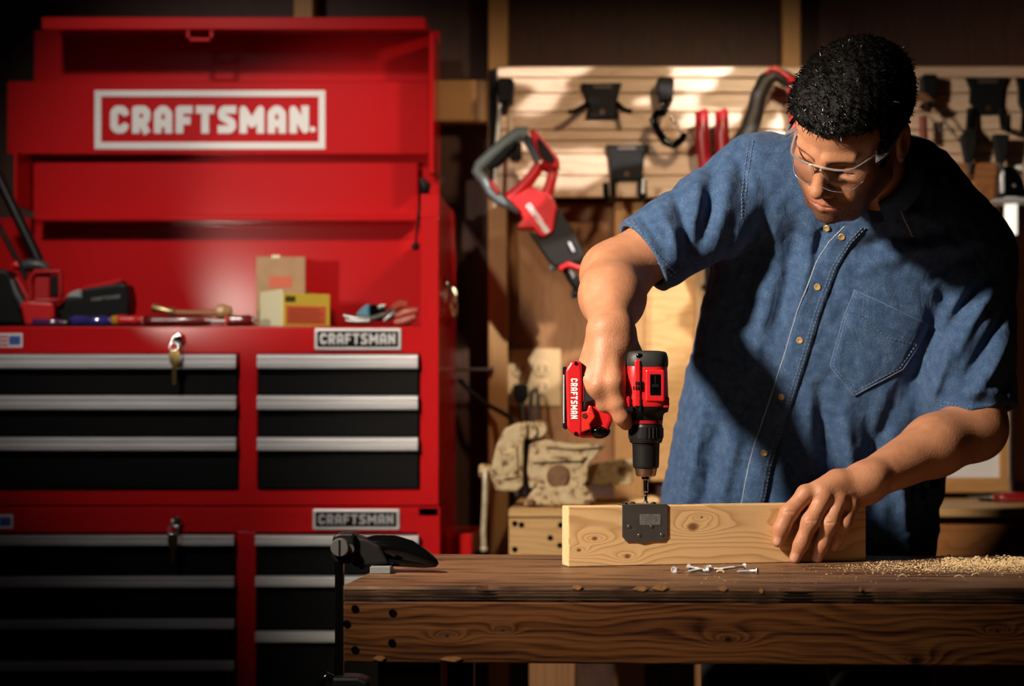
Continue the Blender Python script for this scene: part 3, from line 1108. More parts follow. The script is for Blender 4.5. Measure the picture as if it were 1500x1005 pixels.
m.build('body_rib', cream, vi)
m = MB()
m.pxprism([(798, 645), (842, 651), (884, 648), (886, 655), (842, 659), (798, 655)], 4.205, 4.22, .003, 2)
m.build('anvil_rim', cream, vi)
m = MB()
m.lathe([(0, -.006), (.020, -.006), (.024, -.002), (.026, .006)], P(818, 698, 4.215), (0, 1, 0), 22)
m.build('clamp_boss', mat('vise_rust', (0.16, 0.075, 0.03), .6, noise=.3, nscale=80), vi)
m = MB()
m.pxprism([(734, 664), (758, 652), (760, 700), (736, 704)], 4.192, 4.205, .005, 2)
m.build('jaw_boss', cream, vi)
m = MB()
m.lathe([(.060, 0), (.062, .004), (.062, .012), (.050, .022), (.046, .03)], (P(818, 700, 4.27).x, P(818, 700, 4.27).y, zbb), (0, 0, 1), 28)
m.build('base_ring', cream, vi)
for px in (778, 862):
    m = MB()
    m.lathe([(.009, 0), (.009, .008), (.006, .010), (0, .010)], (X(px, 4.20), 1.195, zbb + .006), (0, 0, 1), 6)
    m.build('base_bolt', mat('vise_rust', (0.16, 0.075, 0.03), .6), vi)
m = MB()
m.lathe([(0, -.002), (.012, 0), (.015, .004), (.015, .018), (.011, .024), (.010, .05)], P(702, 690, 4.26), (1, 0, 0), 18)
m.build('screw_boss', cream, vi)
m = MB()
m.tube([P(711, 690, 4.24), P(711, 712, 4.235), P(710, 745, 4.235), P(708, 780, 4.235), P(709, 803, 4.235)], .0065, 12)
m.sphere(P(709, 804, 4.235), .0085)
m.build('handle_bar', mat('vise_bar', (0.50, 0.42, 0.30), 0.4, metal=0.3, noise=0.2, nscale=60), vi)
m = MB()
m.pxprism([(862, 731), (958, 727), (966, 731), (966, 737), (862, 741)], 4.40, 4.45, .002)
tag(m.build('wood_offcut', pine_end), 'thin pale wood offcut lying on the rear bench behind the vise', 'offcut')

cream_plastic = mat('cream_plastic', (0.60, 0.42, 0.22), 0.42)
ou = thing('wall_outlet', 'cream double outlet plate with four sockets on the back wall', 'outlet', P(779, 553, 4.735))
m = MB()
m.box(P(736, 595, 4.728), P(822, 511, 4.735) + Vector((0, .002, 0)), 0.003, 2)
m.build('cover_plate', cream_plastic, ou)
slot_dark = mat('slot_dark', (0.05, 0.028, 0.012), 0.6)
for (px, py) in ((761, 541), (794, 541), (794, 568), (761, 568)):
    q = MB()
    q.lathe([(.0195, 0), (.0185, -.003), (.017, -.0035), (0, -.0035)], P(px, py, 4.728), (0, 1, 0), 22)
    s_ = q.build('socket', cream_plastic, ou)
    q = MB()
    for dx in (-5, 5):
        q.box(P(px + dx - 1, py + 5, 4.7242), P(px + dx + 1, py - 5, 4.7247))
    q.lathe([(.0028, 0), (0, 0)], P(px, py + 8, 4.7243), (0, 1, 0), 10)
    q.build('slots', slot_dark, s_)
cord_m = mat('black_cord', (0.012, 0.010, 0.009), 0.5)
pc_ = thing('power_cord', 'black power cord plugged into the lower left socket, hanging to the vise', 'cord', P(762, 572, 4.70))
m = MB()
m.pxprism([(752, 563), (772, 563), (774, 580), (768, 590), (757, 590), (752, 580)], 4.68, 4.724, .003, 2)
m.build('plug', black_rubber, pc_)
m = MB()
m.tube([P(763, 586, 4.69), P(765, 605, 4.68), P(768, 640, 4.66), P(769, 690, 4.655), P(769, 728, 4.65)], .0062, 10)
m.build('cable', cord_m, pc_)
pc2 = thing('power_cord', 'black looped flex hanging beside the plugged cord under the outlet', 'cord', P(780, 572, 4.70))
m = MB()
m.tube([P(777, 700, 4.62), P(777, 640, 4.65), P(777, 595, 4.675), P(779, 574, 4.68), P(784, 569, 4.68), P(788, 578, 4.68), P(788, 600, 4.675), P(787, 625, 4.65), P(787, 700, 4.62), P(788, 726, 4.60)], .0052, 10)
m.build('cable', cord_m, pc2)
m = MB()
m.tube([P(672, 556, 4.70), P(690, 574, 4.69), P(712, 592, 4.66), P(735, 604, 4.64), P(750, 613, 4.61), P(756, 630, 4.58), P(757, 670, 4.56), P(757, 727, 4.55)], .0058, 10)
tag(m.build('extension_cord', cord_m), 'dark cord drooping along the back wall from the tool chest', 'cord')
m = MB()
m.tube([P(640, 541, 4.662), P(722, 541.5, 4.662)], .0042, 8)
m.lathe([(0, 0), (.010, 0), (.010, .004), (0, .004)], P(721, 541.5, 4.662), (1, 0, 0), 12)
tag(m.build('steel_rod', steel_dull), 'thin steel rod running level from chest to stud', 'rod')
# ---------------------------------------------------------------- cordless drill standing on its bit over the bracket
DS = 1.0164e-3


def dz(py):
    return (740 - py) * DS


def dx(px):
    return (px - 947.5) * DS


def loft(mb, secs, n=40, cap=True):
    """secs: (z, cx, cy, hx, hy, exponent)"""
    rings = []
    for (z, cx, cy, hx, hy, ex) in secs:
        r_ = []
        for k in range(n):
            a = 2 * PI * k / n
            c, s = math.cos(a), math.sin(a)
            r_.append(Vector((cx + hx * math.copysign(abs(c) ** (2 / ex), c), cy + hy * math.copysign(abs(s) ** (2 / ex), s), z)))
        rings.append(r_)
    vs = [p for r_ in rings for p in r_]
    fs = []
    for i in range(len(secs) - 1):
        for k in range(n):
            a, b_ = i * n + k, i * n + (k + 1) % n
            fs.append((a, b_, b_ + n, a + n))
    mb.add(vs, fs, True)
    if cap:
        mb.add(rings[0], [tuple(range(n))[::-1]])
        mb.add(rings[-1], [tuple(range(n))])
    return mb


tip = Vector((0.0468, 0.0425, 0.9912))
dr = thing('cordless_drill', 'red and black cordless drill held upright, driving a screw into the pine board', 'drill', tip)
W = False
m = MB()
m.lathe([(0, .001), (.0035, .001), (.0038, .003), (.0022, .0045), (.0022, .012), (.0016, .014)], n=12)
m.build('driven_screw', chrome, dr, W)
m = MB()
m.lathe([(.0018, .010), (.0024, .014), (.0030, .018)], n=10)
m.build('bit_tip', black_plastic, dr, W)
m = MB()
m.lathe([(.0026, dz(724)), (.0036, dz(722)), (.0036, dz(706)), (.0062, dz(704)), (.0062, dz(700))], n=12)
m.build('bit', chrome, dr, W)
m = MB()
m.lathe([(.004, dz(701)), (.0135, dz(700)), (.0148, dz(698)), (.0168, dz(689)), (.0168, dz(687))], n=32)
m.build('chuck_nose', mat('bronze_steel', (0.34, 0.22, 0.15), .3, metal=.9), dr, W)
ck = mat('chuck_black', (0.020, 0.019, 0.019), .38, metal=.4)
m = MB()
m.lathe([(.0166, dz(688.5)), (.0192, dz(687)), (.0196, dz(684)), (.0203, dz(656)), (.0208, dz(653)), (.0208, dz(652))], n=40)
chk = m.build('chuck', ck, dr, W)
m = MB()
m.lathe([(.020, dz(652)), (.0232, dz(651)), (.0246, dz(648)), (.0254, dz(644)), (.0254, dz(628)), (.0246, dz(624.5)), (.022, dz(624))], n=40)
ring = m.build('chuck_sleeve', ck, dr, W)
m = MB()
for k in range(28):
    if k % 7 in (5, 6):
        continue
    a = 2 * PI * k / 28
    c = Vector((math.cos(a), math.sin(a), 0)) * .0254
    t_ = Vector((-math.sin(a), math.cos(a), 0)) * .0016
    o_ = c.normalized() * .0009
    up = Vector((0, 0, dz(629) - dz(644)))
    b0 = c + Vector((0, 0, dz(644)))
    m.add([b0 - t_, b0 + t_, b0 + t_ * .5 + o_, b0 - t_ * .5 + o_, b0 - t_ + up, b0 + t_ + up, b0 + t_ * .5 + o_ + up, b0 - t_ * .5 + o_ + up],
          [(0, 1, 2, 3), (4, 7, 6, 5), (1, 5, 6, 2), (2, 6, 7, 3), (3, 7, 4, 0)])
m.build('knurling', ck, ring, W)
m = MB()
m.lathe([(.0225, dz(625)), (.0250, dz(623)), (.0252, dz(619)), (.0245, dz(617))], n=40)
m.build('red_ring', mat('ring_red', (0.35, 0.012, 0.016), .3), dr, W)
m = MB()
loft(m, [(dz(618), 0, 0, .0255, .0255, 2), (dz(612), .0, 0, .0258, .0262, 2.1), (dz(608), .0, 0, .0275, .0285, 2.3), (dz(606), .0008, 0, .0322, .033, 2.6), (dz(600), .0008, 0, .0334, .0345, 2.8), (dz(597), .0008, 0, .0334, .0345, 2.8)])
m.box((dx(917), -.0385, dz(607)), (dx(930), -.028, dz(598)), .002)
m.box((dx(937), -.037, dz(606)), (dx(941), -.03, dz(586)), .001)
m.build('clutch_housing', black_plastic, dr, W)
m = MB()
cxb = .0006
loft(m, [(dz(598), cxb, 0, .0328, .0345, 3.0), (dz(594), cxb, 0, .0334, .0352, 3.2), (dz(586), cxb, 0, .0328, .0350, 3.4), (dz(560), cxb, 0, .0318, .0348, 3.4), (dz(541), cxb, 0, .0312, .0345, 3.2), (dz(538), cxb, 0, .0306, .0338, 3.0)])
m.box((dx(930.5), -.0378, dz(598)), (dx(939), -.030, dz(531)), .0018, 2)
m.box((dx(946.5), -.0372, dz(591)), (dx(974), -.030, dz(545)), .0022, 2)
m.box((dx(917), -.0365, dz(600)), (dx(924), -.02, dz(583)), .002, 2)
m.box((dx(972), -.030, dz(600)), (dx(981), -.01, dz(584)), .002, 2)
bdy = m.build('body', red_plastic, dr, W)
m = MB()
m.box((dx(953), -.0382, dz(582)), (dx(968.5), -.0366, dz(551.5)), .0012)
sel = m.build('selector_window', black_gloss, dr, W)
m = MB()
m.box((dx(956), -.0402, dz(571)), (dx(966), -.0376, dz(566)), .001)
m.box((dx(959.5), -.0388, dz(565)), (dx(962), -.0378, dz(553)), .0004)
m.build('selector', black_plastic, sel, W)
m = MB()
for r_ in range(2):
    for k in range(5):
        xx = 928.6 + k * 3.2
        if k == 0 and r_ == 1:
            continue
        m.box((dx(xx), -.0387 if 930 < xx < 939 else -.0366, dz(574 - r_ * 6.6)), (dx(xx + 1.9), -.033, dz(568.8 - r_ * 6.6)))
m.build('vents', black_plastic, bdy, W)
capm = mat('cap_rubber', (0.028, 0.026, 0.026), .5, bump=.1, bscale=500)
m = MB()
loft(m, [(dz(541), .0010, 0, .0312, .0345, 3.0), (dz(537), .0010, 0, .0322, .0352, 3.0), (dz(533), .0010, 0, .0324, .0354, 3.0), (dz(526), .0010, 0, .0318, .0348, 2.9), (dz(520.5), .0010, 0, .0300, .0330, 2.8), (dz(518), .001, 0, .0275, .0305, 2.7), (dz(516.8), .001, 0, .020, .022, 2.5)])
cp_ = m.build('rear_cap', capm, dr, W)
m = MB()
m.sphere((dx(938), -.0335, dz(525)), .0052, 12, scale=(1, .35, .8))
m.build('cap_recess', black_gloss, cp_, W)
# handle with rubber back, reaching left into the fist
m = MB()
hpts = [Vector((dx(922), .004, dz(566))), Vector((dx(905), .004, dz(572))), Vector((dx(885), .004, dz(580))), Vector((dx(868), .004, dz(588)))]
m.tube(hpts, [.021, .0195, .0195, .022], 20, flat=1.05)
m.build('grip', black_rubber, dr, W)
m = MB()
m.box((dx(904), -.006, dz(612)), (dx(916), .014, dz(590)), .004, 2)
m.build('trigger', black_plastic, dr, W)


def dp(x, y, dy):
    return Vector((dx(x), dy, dz(y)))


def dprism(mb, pts, y0, y1, bev=.003, seg=2):
    a = [dp(x, y, y0) for x, y in pts]
    return mb.prism(a, [p + Vector((0, y1 - y0, 0)) for p in a], bev, seg)


m = MB()
dprism(m, [(850, 556), (862, 552), (874, 566), (898, 594), (899, 618), (893, 634), (876, 643), (850, 644)], -.026, .034, .006, 3)
m.build('battery_foot', red_plastic, dr, W)
m = MB()
dprism(m, [(831, 545), (839, 532), (853, 532), (855, 548), (855, 636), (852, 642.5), (845, 642), (833, 629)], -.0375, .040, .0035, 2)
bat = m.build('battery', red_plastic, dr, W)
m = MB()
dprism(m, [(826.6, 541), (832, 540), (832, 632), (826.6, 629)], -.033, .036, .001, 1)
m.build('battery_base', black_plastic, bat, W)
m = MB()
m.box((dx(827.2), -.0340, dz(622)), (dx(829), -.033, dz(552)))
m.build('contact_strip', aluminium, bat, W)
m = MB()
lettering(m, 'CRAFTSMAN', dp(838.6, 557.5, -.0376), (0, 0, -1), (1, 0, 0), .0100, t=.25, gap=.17, width=58.5 * DS, depth=.0006)
m.build('battery_lettering', white_paint, bat, W)
m = MB()
dprism(m, [(853, 551), (861, 551), (869, 562), (874, 590), (862, 592), (859, 604), (849, 604), (849, 585), (853, 583)], -.034, -.018, .003, 2)
m.build('latch_panel', mat('latch_black', (0.022, 0.02, 0.02), .45), dr, W)
m = MB()
dprism(m, [(855, 566), (857.5, 566), (857.5, 591), (855, 591)], -.0348, -.0335, .0003, 1)
m.build('latch_mark', mat('ring_red', (0.35, 0.012, 0.016), .3), dr, W)
m = MB()
dprism(m, [(849, 606), (862, 605), (864, 597), (868, 596), (874, 614), (866, 624), (868, 631), (853, 636)], -.0365, -.018, .003, 2)
m.build('latch_button', mat('latch_red', (0.70, 0.03, 0.02), .33), dr, W)
m = MB()
m.lathe([(0, -.001), (.0036, -.001), (.0044, .001)], dp(858.5, 611.5, -.0365), (0, 1, 0), 14)
m.build('button_hole', mat('hole_red', (0.10, 0.004, 0.004), .5), dr, W)
m = MB()
m.lathe([(0, -.0018), (.0030, -.0014), (.0052, -.0008), (.0058, .002)], dp(861, 631, -.033), (0, 1, 0), 16)
for (x, y) in ((846, 536), (846, 637)):
    m.lathe([(0, -.0012), (.0026, -.0010), (.0032, .001)], dp(x, y, -.0375), (0, 1, 0), 12)
m.build('screw', black_gloss, dr, W)
m = MB()
m.sphere(dp(879, 634, -.012), .0165, 20, scale=(1.05, 1.2, .68))
m.build('foot_lamp', black_gloss, dr, W)
# ---------------------------------------------------------------- tools hanging on the slatwall
hook_black = mat('hook_black', (0.004, 0.0035, 0.0035), 0.55, spec=.2)


def bracket(label, pts, extra, D=4.625, silver=None):
    cx = sum(p[0] for p in pts) / len(pts)
    t = thing('tool_hanger', label, 'hanger', P(cx, max(p[1] for p in pts), D))
    m = MB()
    m.pxprism(pts, D, D + .014, .003, 2)
    m.build('hanger_plate', hook_black, t)
    for path, r in extra:
        m = MB()
        m.tube([P(x, y, d) for x, y, d in path], r, 10)
        m.build('prong', hook_black, t)
    x0, x1 = min(p[0] for p in pts), max(p[0] for p in pts)
    y0 = min(p[1] for p in pts)
    m = MB()
    m.box(P(cx - 14, y0 + 9, D - .004), P(cx + 14, y0 + 3, D + .002), 0.001)
    m.build('clip', mat('clip_brown', (0.06, 0.035, 0.025), 0.5), t)
    m = MB()
    m.lathe([(0, -.002), (.006, -.002), (.007, .002)], P(cx, max(p[1] for p in pts) - 9, D), (0, 1, 0), 14)
    m.build('screw', mat('clip_screw', (0.10, 0.05, 0.025), 0.4, metal=.6), t)
    if silver:
        for path, r in silver:
            m = MB()
            m.tube([P(x, y, d) for x, y, d in path], r, 8)
            m.build('tip', aluminium, t)
    return t


bracket('upper wide black two-armed hanger on the slatwall, its short arms spread outwards',
        [(851, 122), (911, 121), (905, 144), (903, 158), (907, 173), (859, 173), (863, 158), (859, 143)],
        [([(862, 152, 4.63), (852, 158, 4.60), (840, 164, 4.58), (834, 164, 4.57)], .006), ([(905, 152, 4.63), (912, 160, 4.60), (920, 163, 4.58), (923, 163, 4.57)], .006)])
bracket('lower wide black hanger on the slatwall with two upturned silver tipped prongs',
        [(887, 212), (949, 211), (944, 230), (941, 264), (895, 264), (892, 230)],
        [([(898, 260, 4.63), (898, 288, 4.62), (893, 293, 4.59), (888, 288, 4.57), (887, 268, 4.57)], .007), ([(938, 260, 4.63), (938, 286, 4.62), (940, 292, 4.59), (943, 286, 4.57), (943, 264, 4.57)], .007)],
        silver=[([(942, 283, 4.56), (943, 262, 4.56)], .004)])
bracket('wide black hanger on the slatwall right of the man holding two dark tools',
        [(1414, 113), (1478, 113), (1471, 130), (1469, 150), (1472, 167), (1437, 168), (1420, 150), (1421, 130)],
        [([(1424, 160, 4.63), (1422, 190, 4.62), (1419, 196, 4.58)], .012), ([(1466, 160, 4.63), (1470, 188, 4.62), (1476, 190, 4.58), (1477, 168, 4.57)], .007)])
bracket('black hanger cut by the right edge of the photo',
        [(1488, 113), (1552, 113), (1546, 130), (1544, 150), (1544, 167), (1499, 167), (1492, 150), (1492, 130)],
        [([(1502, 160, 4.63), (1500, 190, 4.62), (1498, 196, 4.58)], .008)])


def small_hook(label, px, py, dy):
    t = thing('slat_hook', label, 'hook', P(px, py + dy, 4.6))
    m = MB()
    m.pxprism([(px - 13, py + 4), (px - 9, py), (px + 9, py), (px + 13, py + 4), (px + 11, py + dy), (px - 10, py + dy)], 4.585, 4.635, .004, 2)
    m.build('hook_body', hook_black, t)
    m = MB()
    m.tube([P(px - 2, py + dy - 4, 4.62), P(px - 2, py + dy + 8, 4.60), P(px - 1, py + dy + 15, 4.57), P(px, py + dy + 8, 4.55)], .008, 10)
    m.build('hook_arm', hook_black, t)
    return t


small_hook('small black hook at the left end of the slatwall above the saw', 740, 114, 36)
small_hook('small black hook on the slatwall holding the curved C clamp', 975, 112, 36)
small_hook('small black hook on the slatwall just right of the head', 1362, 108, 36)

# white hanging rod that carries the saw
m = MB()
m.tube([P(733, 152, 4.60), P(731, 175, 4.60), P(728, 215, 4.60), P(726, 260, 4.60), P(724.5, 304, 4.60)], .0045, 8)
m.tube([P(748, 166, 4.60), P(748, 200, 4.60), P(746, 215, 4.60)], .0020, 6)
tag(m.build('hanging_rod', mat('rod_white', (0.75, 0.72, 0.62), 0.4)), 'thin pale rod hanging from the left hook behind the saw handle', 'rod')

t = thing('slat_hook', 'straight black peg hook passing through the red saw handle', 'hook', P(755, 222, 4.6))
m = MB()
m.tube([P(755, 221, 4.645), P(755, 221, 4.50), P(755, 219, 4.46), P(755, 212, 4.452)], .0055, 10)
m.build('peg', hook_black, t)
m = MB()
m.pxprism([(746, 208), (764, 208), (764, 234), (746, 234)], 4.626, 4.642, .002)
m.build('hook_plate', hook_black, t)

# C clamp
t = thing('c_clamp', 'dark steel C clamp hanging from the middle slatwall hook', 'clamp', P(980, 217, 4.57))
m = MB()
m.tube([P(975, 165, 4.57), P(962, 166, 4.57), P(957, 176, 4.57), P(964, 192, 4.57), P(975, 208, 4.57), P(988, 213, 4.57), P(1000, 203, 4.57), P(1003, 195, 4.57)], [.009, .010, .010, .0095, .0095, .0095, .009, .008], 12)
m.build('frame', black_gloss, t)
m = MB()
m.tube([P(982, 168, 4.57), P(990, 180, 4.57), P(997, 193, 4.57)], .0026, 8)
m.tube([P(964, 152, 4.565), P(969, 148, 4.565), P(973, 158, 4.565)], .002, 8)
m.build('screw', chrome, t)

# red handled cutters
t = thing('bolt_cutter', 'bolt cutter hanging with two upright red grips behind the shoulder', 'cutter', P(1042, 300, 4.58))
for (x0, x1) in ((1027, 1033), (1056, 1060)):
    m = MB()
    m.tube([P(x0, 162, 4.57), P(x0 + 1, 164, 4.57), P(x0 + 2, 200, 4.57), P(x1, 246, 4.575)], [.012, .0155, .016, .015], 14)
    m.build('grip', mat('red_grip_dark', (0.30, 0.008, 0.014), .3), t)
    m = MB()
    m.tube([P(x1, 240, 4.58), P(x1 + (1043 - x1) * .5, 290, 4.585), P(1043, 330, 4.59)], .009, 10)
    m.build('arm', steel_dull, t)
m = MB()
m.pxprism([(1034, 322), (1052, 322), (1056, 345), (1047, 372), (1040, 372), (1030, 345)], 4.58, 4.60, .004)
m.build('cutter_jaw', steel_dull, t)

# hand saw with closed red and black handle beside the head
t = thing('hand_saw', 'red and black closed-handle saw hanging on the slatwall beside the head', 'saw', P(1130, 210, 4.57))
m = MB()
m.tube([P(1085, 212, 4.56), P(1098, 190, 4.56), P(1106, 165, 4.56), P(1111, 140, 4.56), P(1122, 118, 4.56), P(1136, 108, 4.56), P(1152, 116, 4.56), P(1168, 124, 4.56)],
       [.024, .022, .020, .019, .019, .019, .018, .016], 14, flat=.8)
m.build('handle_grip', mat('grip_dark', (0.022, 0.016, 0.013), 0.5), t)
m = MB()
m.pxprism([(1120, 107), (1126, 99), (1136, 95), (1145, 101), (1172, 118), (1176, 128), (1160, 120), (1140, 105), (1130, 103), (1124, 109)], 4.535, 4.575, .003)
m.tube([P(1158, 122, 4.56), P(1164, 150, 4.56), P(1165, 175, 4.56), P(1160, 195, 4.56)], [.010, .010, .012, .012], 12)
m.sphere(P(1159, 117, 4.535), .009)
m.build('handle_frame', red_plastic, t)
m = MB()
m.pxprism([(1084, 212), (1125, 192), (1160, 196), (1300, 300), (1290, 312), (1100, 240)], 4.565, 4.570)
m.build('blade', steel_dull, t)

# reciprocating saw hanging nose down
sw_ = thing('reciprocating_saw', 'red and black cordless reciprocating saw hanging nose down from the slatwall', 'power saw', P(780, 300, 4.50))
m = MB()
m.tube([P(772, 197, 4.49), P(760, 196, 4.49), P(745, 207, 4.49), P(722, 226, 4.49), P(703, 243, 4.49), P(699, 250, 4.49), P(708, 264, 4.49), P(718, 280, 4.49), P(730, 292, 4.49), P(750, 301, 4.49), P(762, 306, 4.49)],
       [.017, .016, .016, .015, .014, .013, .0115, .0115, .0115, .012, .014], 14)
m.tube([P(762, 197, 4.49), P(772, 205, 4.49), P(780, 218, 4.49), P(790, 236, 4.49)], [.014, .010, .010, .012], 12)
m.build('rear_handle', grey_plastic, sw_)
m = MB()
m.tube([P(757, 208, 4.487), P(742, 222, 4.487), P(726, 238, 4.487), P(714, 246, 4.487)], [.012, .014, .013, .008], 10)
m.build('grip_pad', black_rubber, sw_)
m = MB()
m.pxprism([(715, 262), (722, 264), (734, 282), (728, 286), (718, 275)], 4.475, 4.50, .002)
m.build('trigger', mat('trigger_dark_red', (0.25, 0.01, 0.01), 0.4), sw_)
m = MB()
m.pxprism([(775, 192), (783, 189), (792, 198), (819, 232), (820, 243), (812, 247), (800, 240), (788, 226), (780, 206)], 4.455, 4.525, .004, 2)
bt = m.build('battery', red_plastic, sw_)
m = MB()
m.pxprism([(786, 205), (791, 202), (812, 231), (810, 240), (800, 236), (790, 224)], 4.449, 4.456, .002)
m.build('battery_window', black_plastic, bt)
m = MB()
# two struts bound a triangular opening above the motor housing
m.tube([P(746, 293, 4.485), P(763, 278, 4.485), P(780, 258, 4.485), P(792, 240, 4.485)], [.016, .015, .013, .013], 12)
m.tube([P(793, 240, 4.485), P(805, 246, 4.485), P(811, 250, 4.485), P(806, 270, 4.485), P(801, 288, 4.485)], [.013, .013, .012, .012, .014], 12)
m.pxprism([(745, 292), (762, 283), (778, 272), (790, 278), (805, 284), (811, 291), (816, 303), (812, 326), (810, 340), (796, 348), (790, 345), (780, 334), (762, 335), (757, 332), (766, 322), (762, 310)], 4.45, 4.53, .008, 3)
hs = m.build('housing', red_plastic, sw_)
t = MB()
o_, e_ = P(771, 301, 4.4492), P(800, 342, 4.4492)
rt_ = (e_ - o_).normalized()
up_ = Vector((0, -1, 0)).cross(rt_).normalized()
lettering(t, 'CRAFTSMAN', o_ - up_ * .002, rt_, up_, .0125, t=.27, width=(e_ - o_).length, depth=.0008)
t.build('lettering', white_paint, hs)
m = MB()
m.pxprism([(772, 338), (790, 346), (796, 349), (811, 340), (813, 318), (816, 304), (838, 334), (857, 376), (850, 385), (835, 386), (813, 392), (806, 386)], 4.46, 4.52, .008, 3)
m.build('gear_case', mat('gear_dark', (0.010, 0.008, 0.0075), 0.5, spec=.25), sw_)
m = MB()
m.tube([P(806, 394, 4.48), P(818, 387, 4.48), P(832, 380, 4.48)], [.008, .010, .008], 10)
m.build('collar_guard', grey_plastic, sw_)
m = MB()
m.pxprism([(817, 391), (832, 383), (853, 391), (852, 398), (842, 393), (830, 391), (821, 397)], 4.455, 4.525, .003, 2)
m.build('release_ring', red_plastic, sw_)
m = MB()
m.tube([P(829, 392, 4.49), P(838, 408, 4.49), P(846, 420, 4.49), P(845, 430, 4.49)], [.010, .012, .012, .006], 10)
m.tube([P(837, 432, 4.49), P(846, 430, 4.49)], .009, 10)
m.build('blade_shoe', black_plastic, sw_)
m = MB()
m.pxprism([(833, 396), (836, 394), (842, 403), (840, 407)], 4.475, 4.48)
m.pxprism([(832, 355), (835, 354), (842, 367), (839, 369)], 4.453, 4.461)
m.build('blade_clamp', aluminium, sw_)

# tools right of the man
for k, (px, lab) in enumerate(((1420, 'dark pliers hanging point down, left of the two under the right hanger'), (1467, 'dark pliers hanging point down, right of the two under the right hanger'))):
    t = thing('pliers', lab, 'pliers', P(px, 245, 4.58), group='dark pliers under the right hanger')
    m = MB()
    m.pxprism([(px - 13, 196), (px + 13, 196), (px + 11, 215), (px + 6, 238), (px - 6, 238), (px - 10, 215)], 4.575, 4.60, .005, 2)
    m.build('grip_pair', black_rubber, t)
    m = MB()
    m.pxprism([(px - 5, 236), (px + 5, 236), (px + 2, 255), (px - 2, 255)], 4.58, 4.595, .002)
    m.build('jaw', steel_dull, t)
t = thing('coping_saw', 'small saw with curved tan wooden handle hanging right of the head', 'saw', P(1350, 200, 4.58))
m = MB()
m.tube([P(1330, 150, 4.58), P(1342, 141, 4.58), P(1355, 142, 4.58), P(1366, 152, 4.58)], [.010, .012, .011, .007], 12)
m.build('handle', leg_wood, t)
m = MB()
m.tube([P(1362, 150, 4.58), P(1380, 172, 4.58), P(1396, 196, 4.58)], .0022, 6)
m.tube([P(1358, 168, 4.58), P(1372, 180, 4.58), P(1384, 200, 4.58)], .0018, 6)
m.build('frame', steel_dull, t)
m = MB()
m.tube([P(1352, 170, 4.58), P(1353, 205, 4.58)], .009, 8)
tag(m.build('red_grip', mat('dull_red', (0.20, 0.02, 0.012), 0.5), t))

# timber frame and white tube machine at the right
t = thing('timber_frame', 'dark brown timber frame fixed below the slatwall right of the man', 'frame', P(1420, 400, 4.66))
m = MB()
m.box(P(1330, 258, 4.595), P(1456, 241, 4.636), 0.003)
m.build('rail', rear_r, t)
m = MB()
m.box(P(1429, 472, 4.595), P(1456, 258, 4.636), 0.003)
m.build('post', rear_r, t)
lp = thing('machine_tube', 'white tube with added glow, grey tray and black motor at the right edge', 'machine', P(1480, 400, 4.5))
white_tube = mat('white_tube', (0.85, 0.83, 0.78), 0.35)
glow_tube = mat('glow_tube', (0.9, 0.88, 0.82), 0.35)
glow_tube.node_tree.nodes['Principled BSDF'].inputs['Emission Color'].default_value = (1.0, 0.93, 0.82, 1)
glow_tube.node_tree.nodes['Principled BSDF'].inputs['Emission Strength'].default_value = 0.85  # glow added to make the white tube look brightly lit
m = MB()
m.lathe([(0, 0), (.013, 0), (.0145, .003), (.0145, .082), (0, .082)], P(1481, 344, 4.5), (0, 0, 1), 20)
m.build('tube', glow_tube, lp)
m = MB()
lbx, lby = P(1481, 640, 4.5).x, P(1481, 640, 4.5).y
m.lathe([(.006, 0), (.006, Z(344, 4.5) - zbb)], (lbx, lby, zbb), (0, 0, 1), 12)
m.build('stem', chrome, lp)
m = MB()
m.lathe([(.02, .0005), (.07, .0005), (.075, .008), (.006, .018)], (lbx, lby, zbb), (0, 0, 1), 20)
m.build('foot', black_steel, lp)
m = MB()
m.pxprism([(1456, 291), (1480, 289), (1520, 289), (1520, 296), (1456, 297)], 4.46, 4.54, .003)
m.build('tray', mat('tray_grey', (0.42, 0.41, 0.40), 0.45), lp)
m = MB()
m.pxprism([(1462, 288), (1464, 250), (1476, 241), (1490, 246), (1500, 262), (1506, 288)], 4.47, 4.53, .006, 2)
m.build('motor', black_gloss, lp)
m = MB()
m.box(P(1467, 282, 4.462), P(1471, 250, 4.468), .001)
m.build('motor_strip', aluminium, lp)
m = MB()
m.sphere(P(1486, 271, 4.466), .006)
m.build('switch_knob', chrome, lp)
m = MB()
m.pxprism([(1488, 242), (1499, 241), (1500, 254), (1490, 255)], 4.50, 4.52, .002)
m.build('tag_plate', white_tube, lp)
fr_ = thing('framed_board', 'white board in a tan wooden frame leaning behind the elbow on the rear bench', 'framed board', P(1420, 722, 4.62))
tan = wood('tan_frame_wood', (0.48, 0.25, 0.085), (0.34, 0.15, 0.045), along='X', freq=80, rough=0.5)
m = MB()
m.box(P(1330, 722, 4.60), P(1476, 699, 4.64), .003)
m.build('rail', tan, fr_)
m = MB()
m.box(P(1465, 700, 4.60), P(1476, 480, 4.64), .003)
m.build('stile', tan, fr_)
m = MB()
m.box(P(1330, 490, 4.60), P(1476, 478, 4.64), .003)
m.build('rail', tan, fr_)
m = MB()
m.box(P(1330, 700, 4.615), P(1466, 489, 4.625))
m.build('panel', mat('white_board', (0.72, 0.70, 0.70), 0.5), fr_)
sd = thing('screwdriver', 'red handled screwdriver lying on the rear bench right of the man', 'screwdriver', P(1470, 727, 4.35))
zr = zbb + .012
p0, p1, p2_, p3_ = [Vector((X(a, 4.40), 1.40, zr)) for a in (1418, 1450, 1466, 1530)]
m = MB()
m.tube([p0, p1, p1 + Vector((.008, 0, 0))], [.0025, .003, .006], 8)
m.build('shaft', steel_dull, sd)
m = MB()
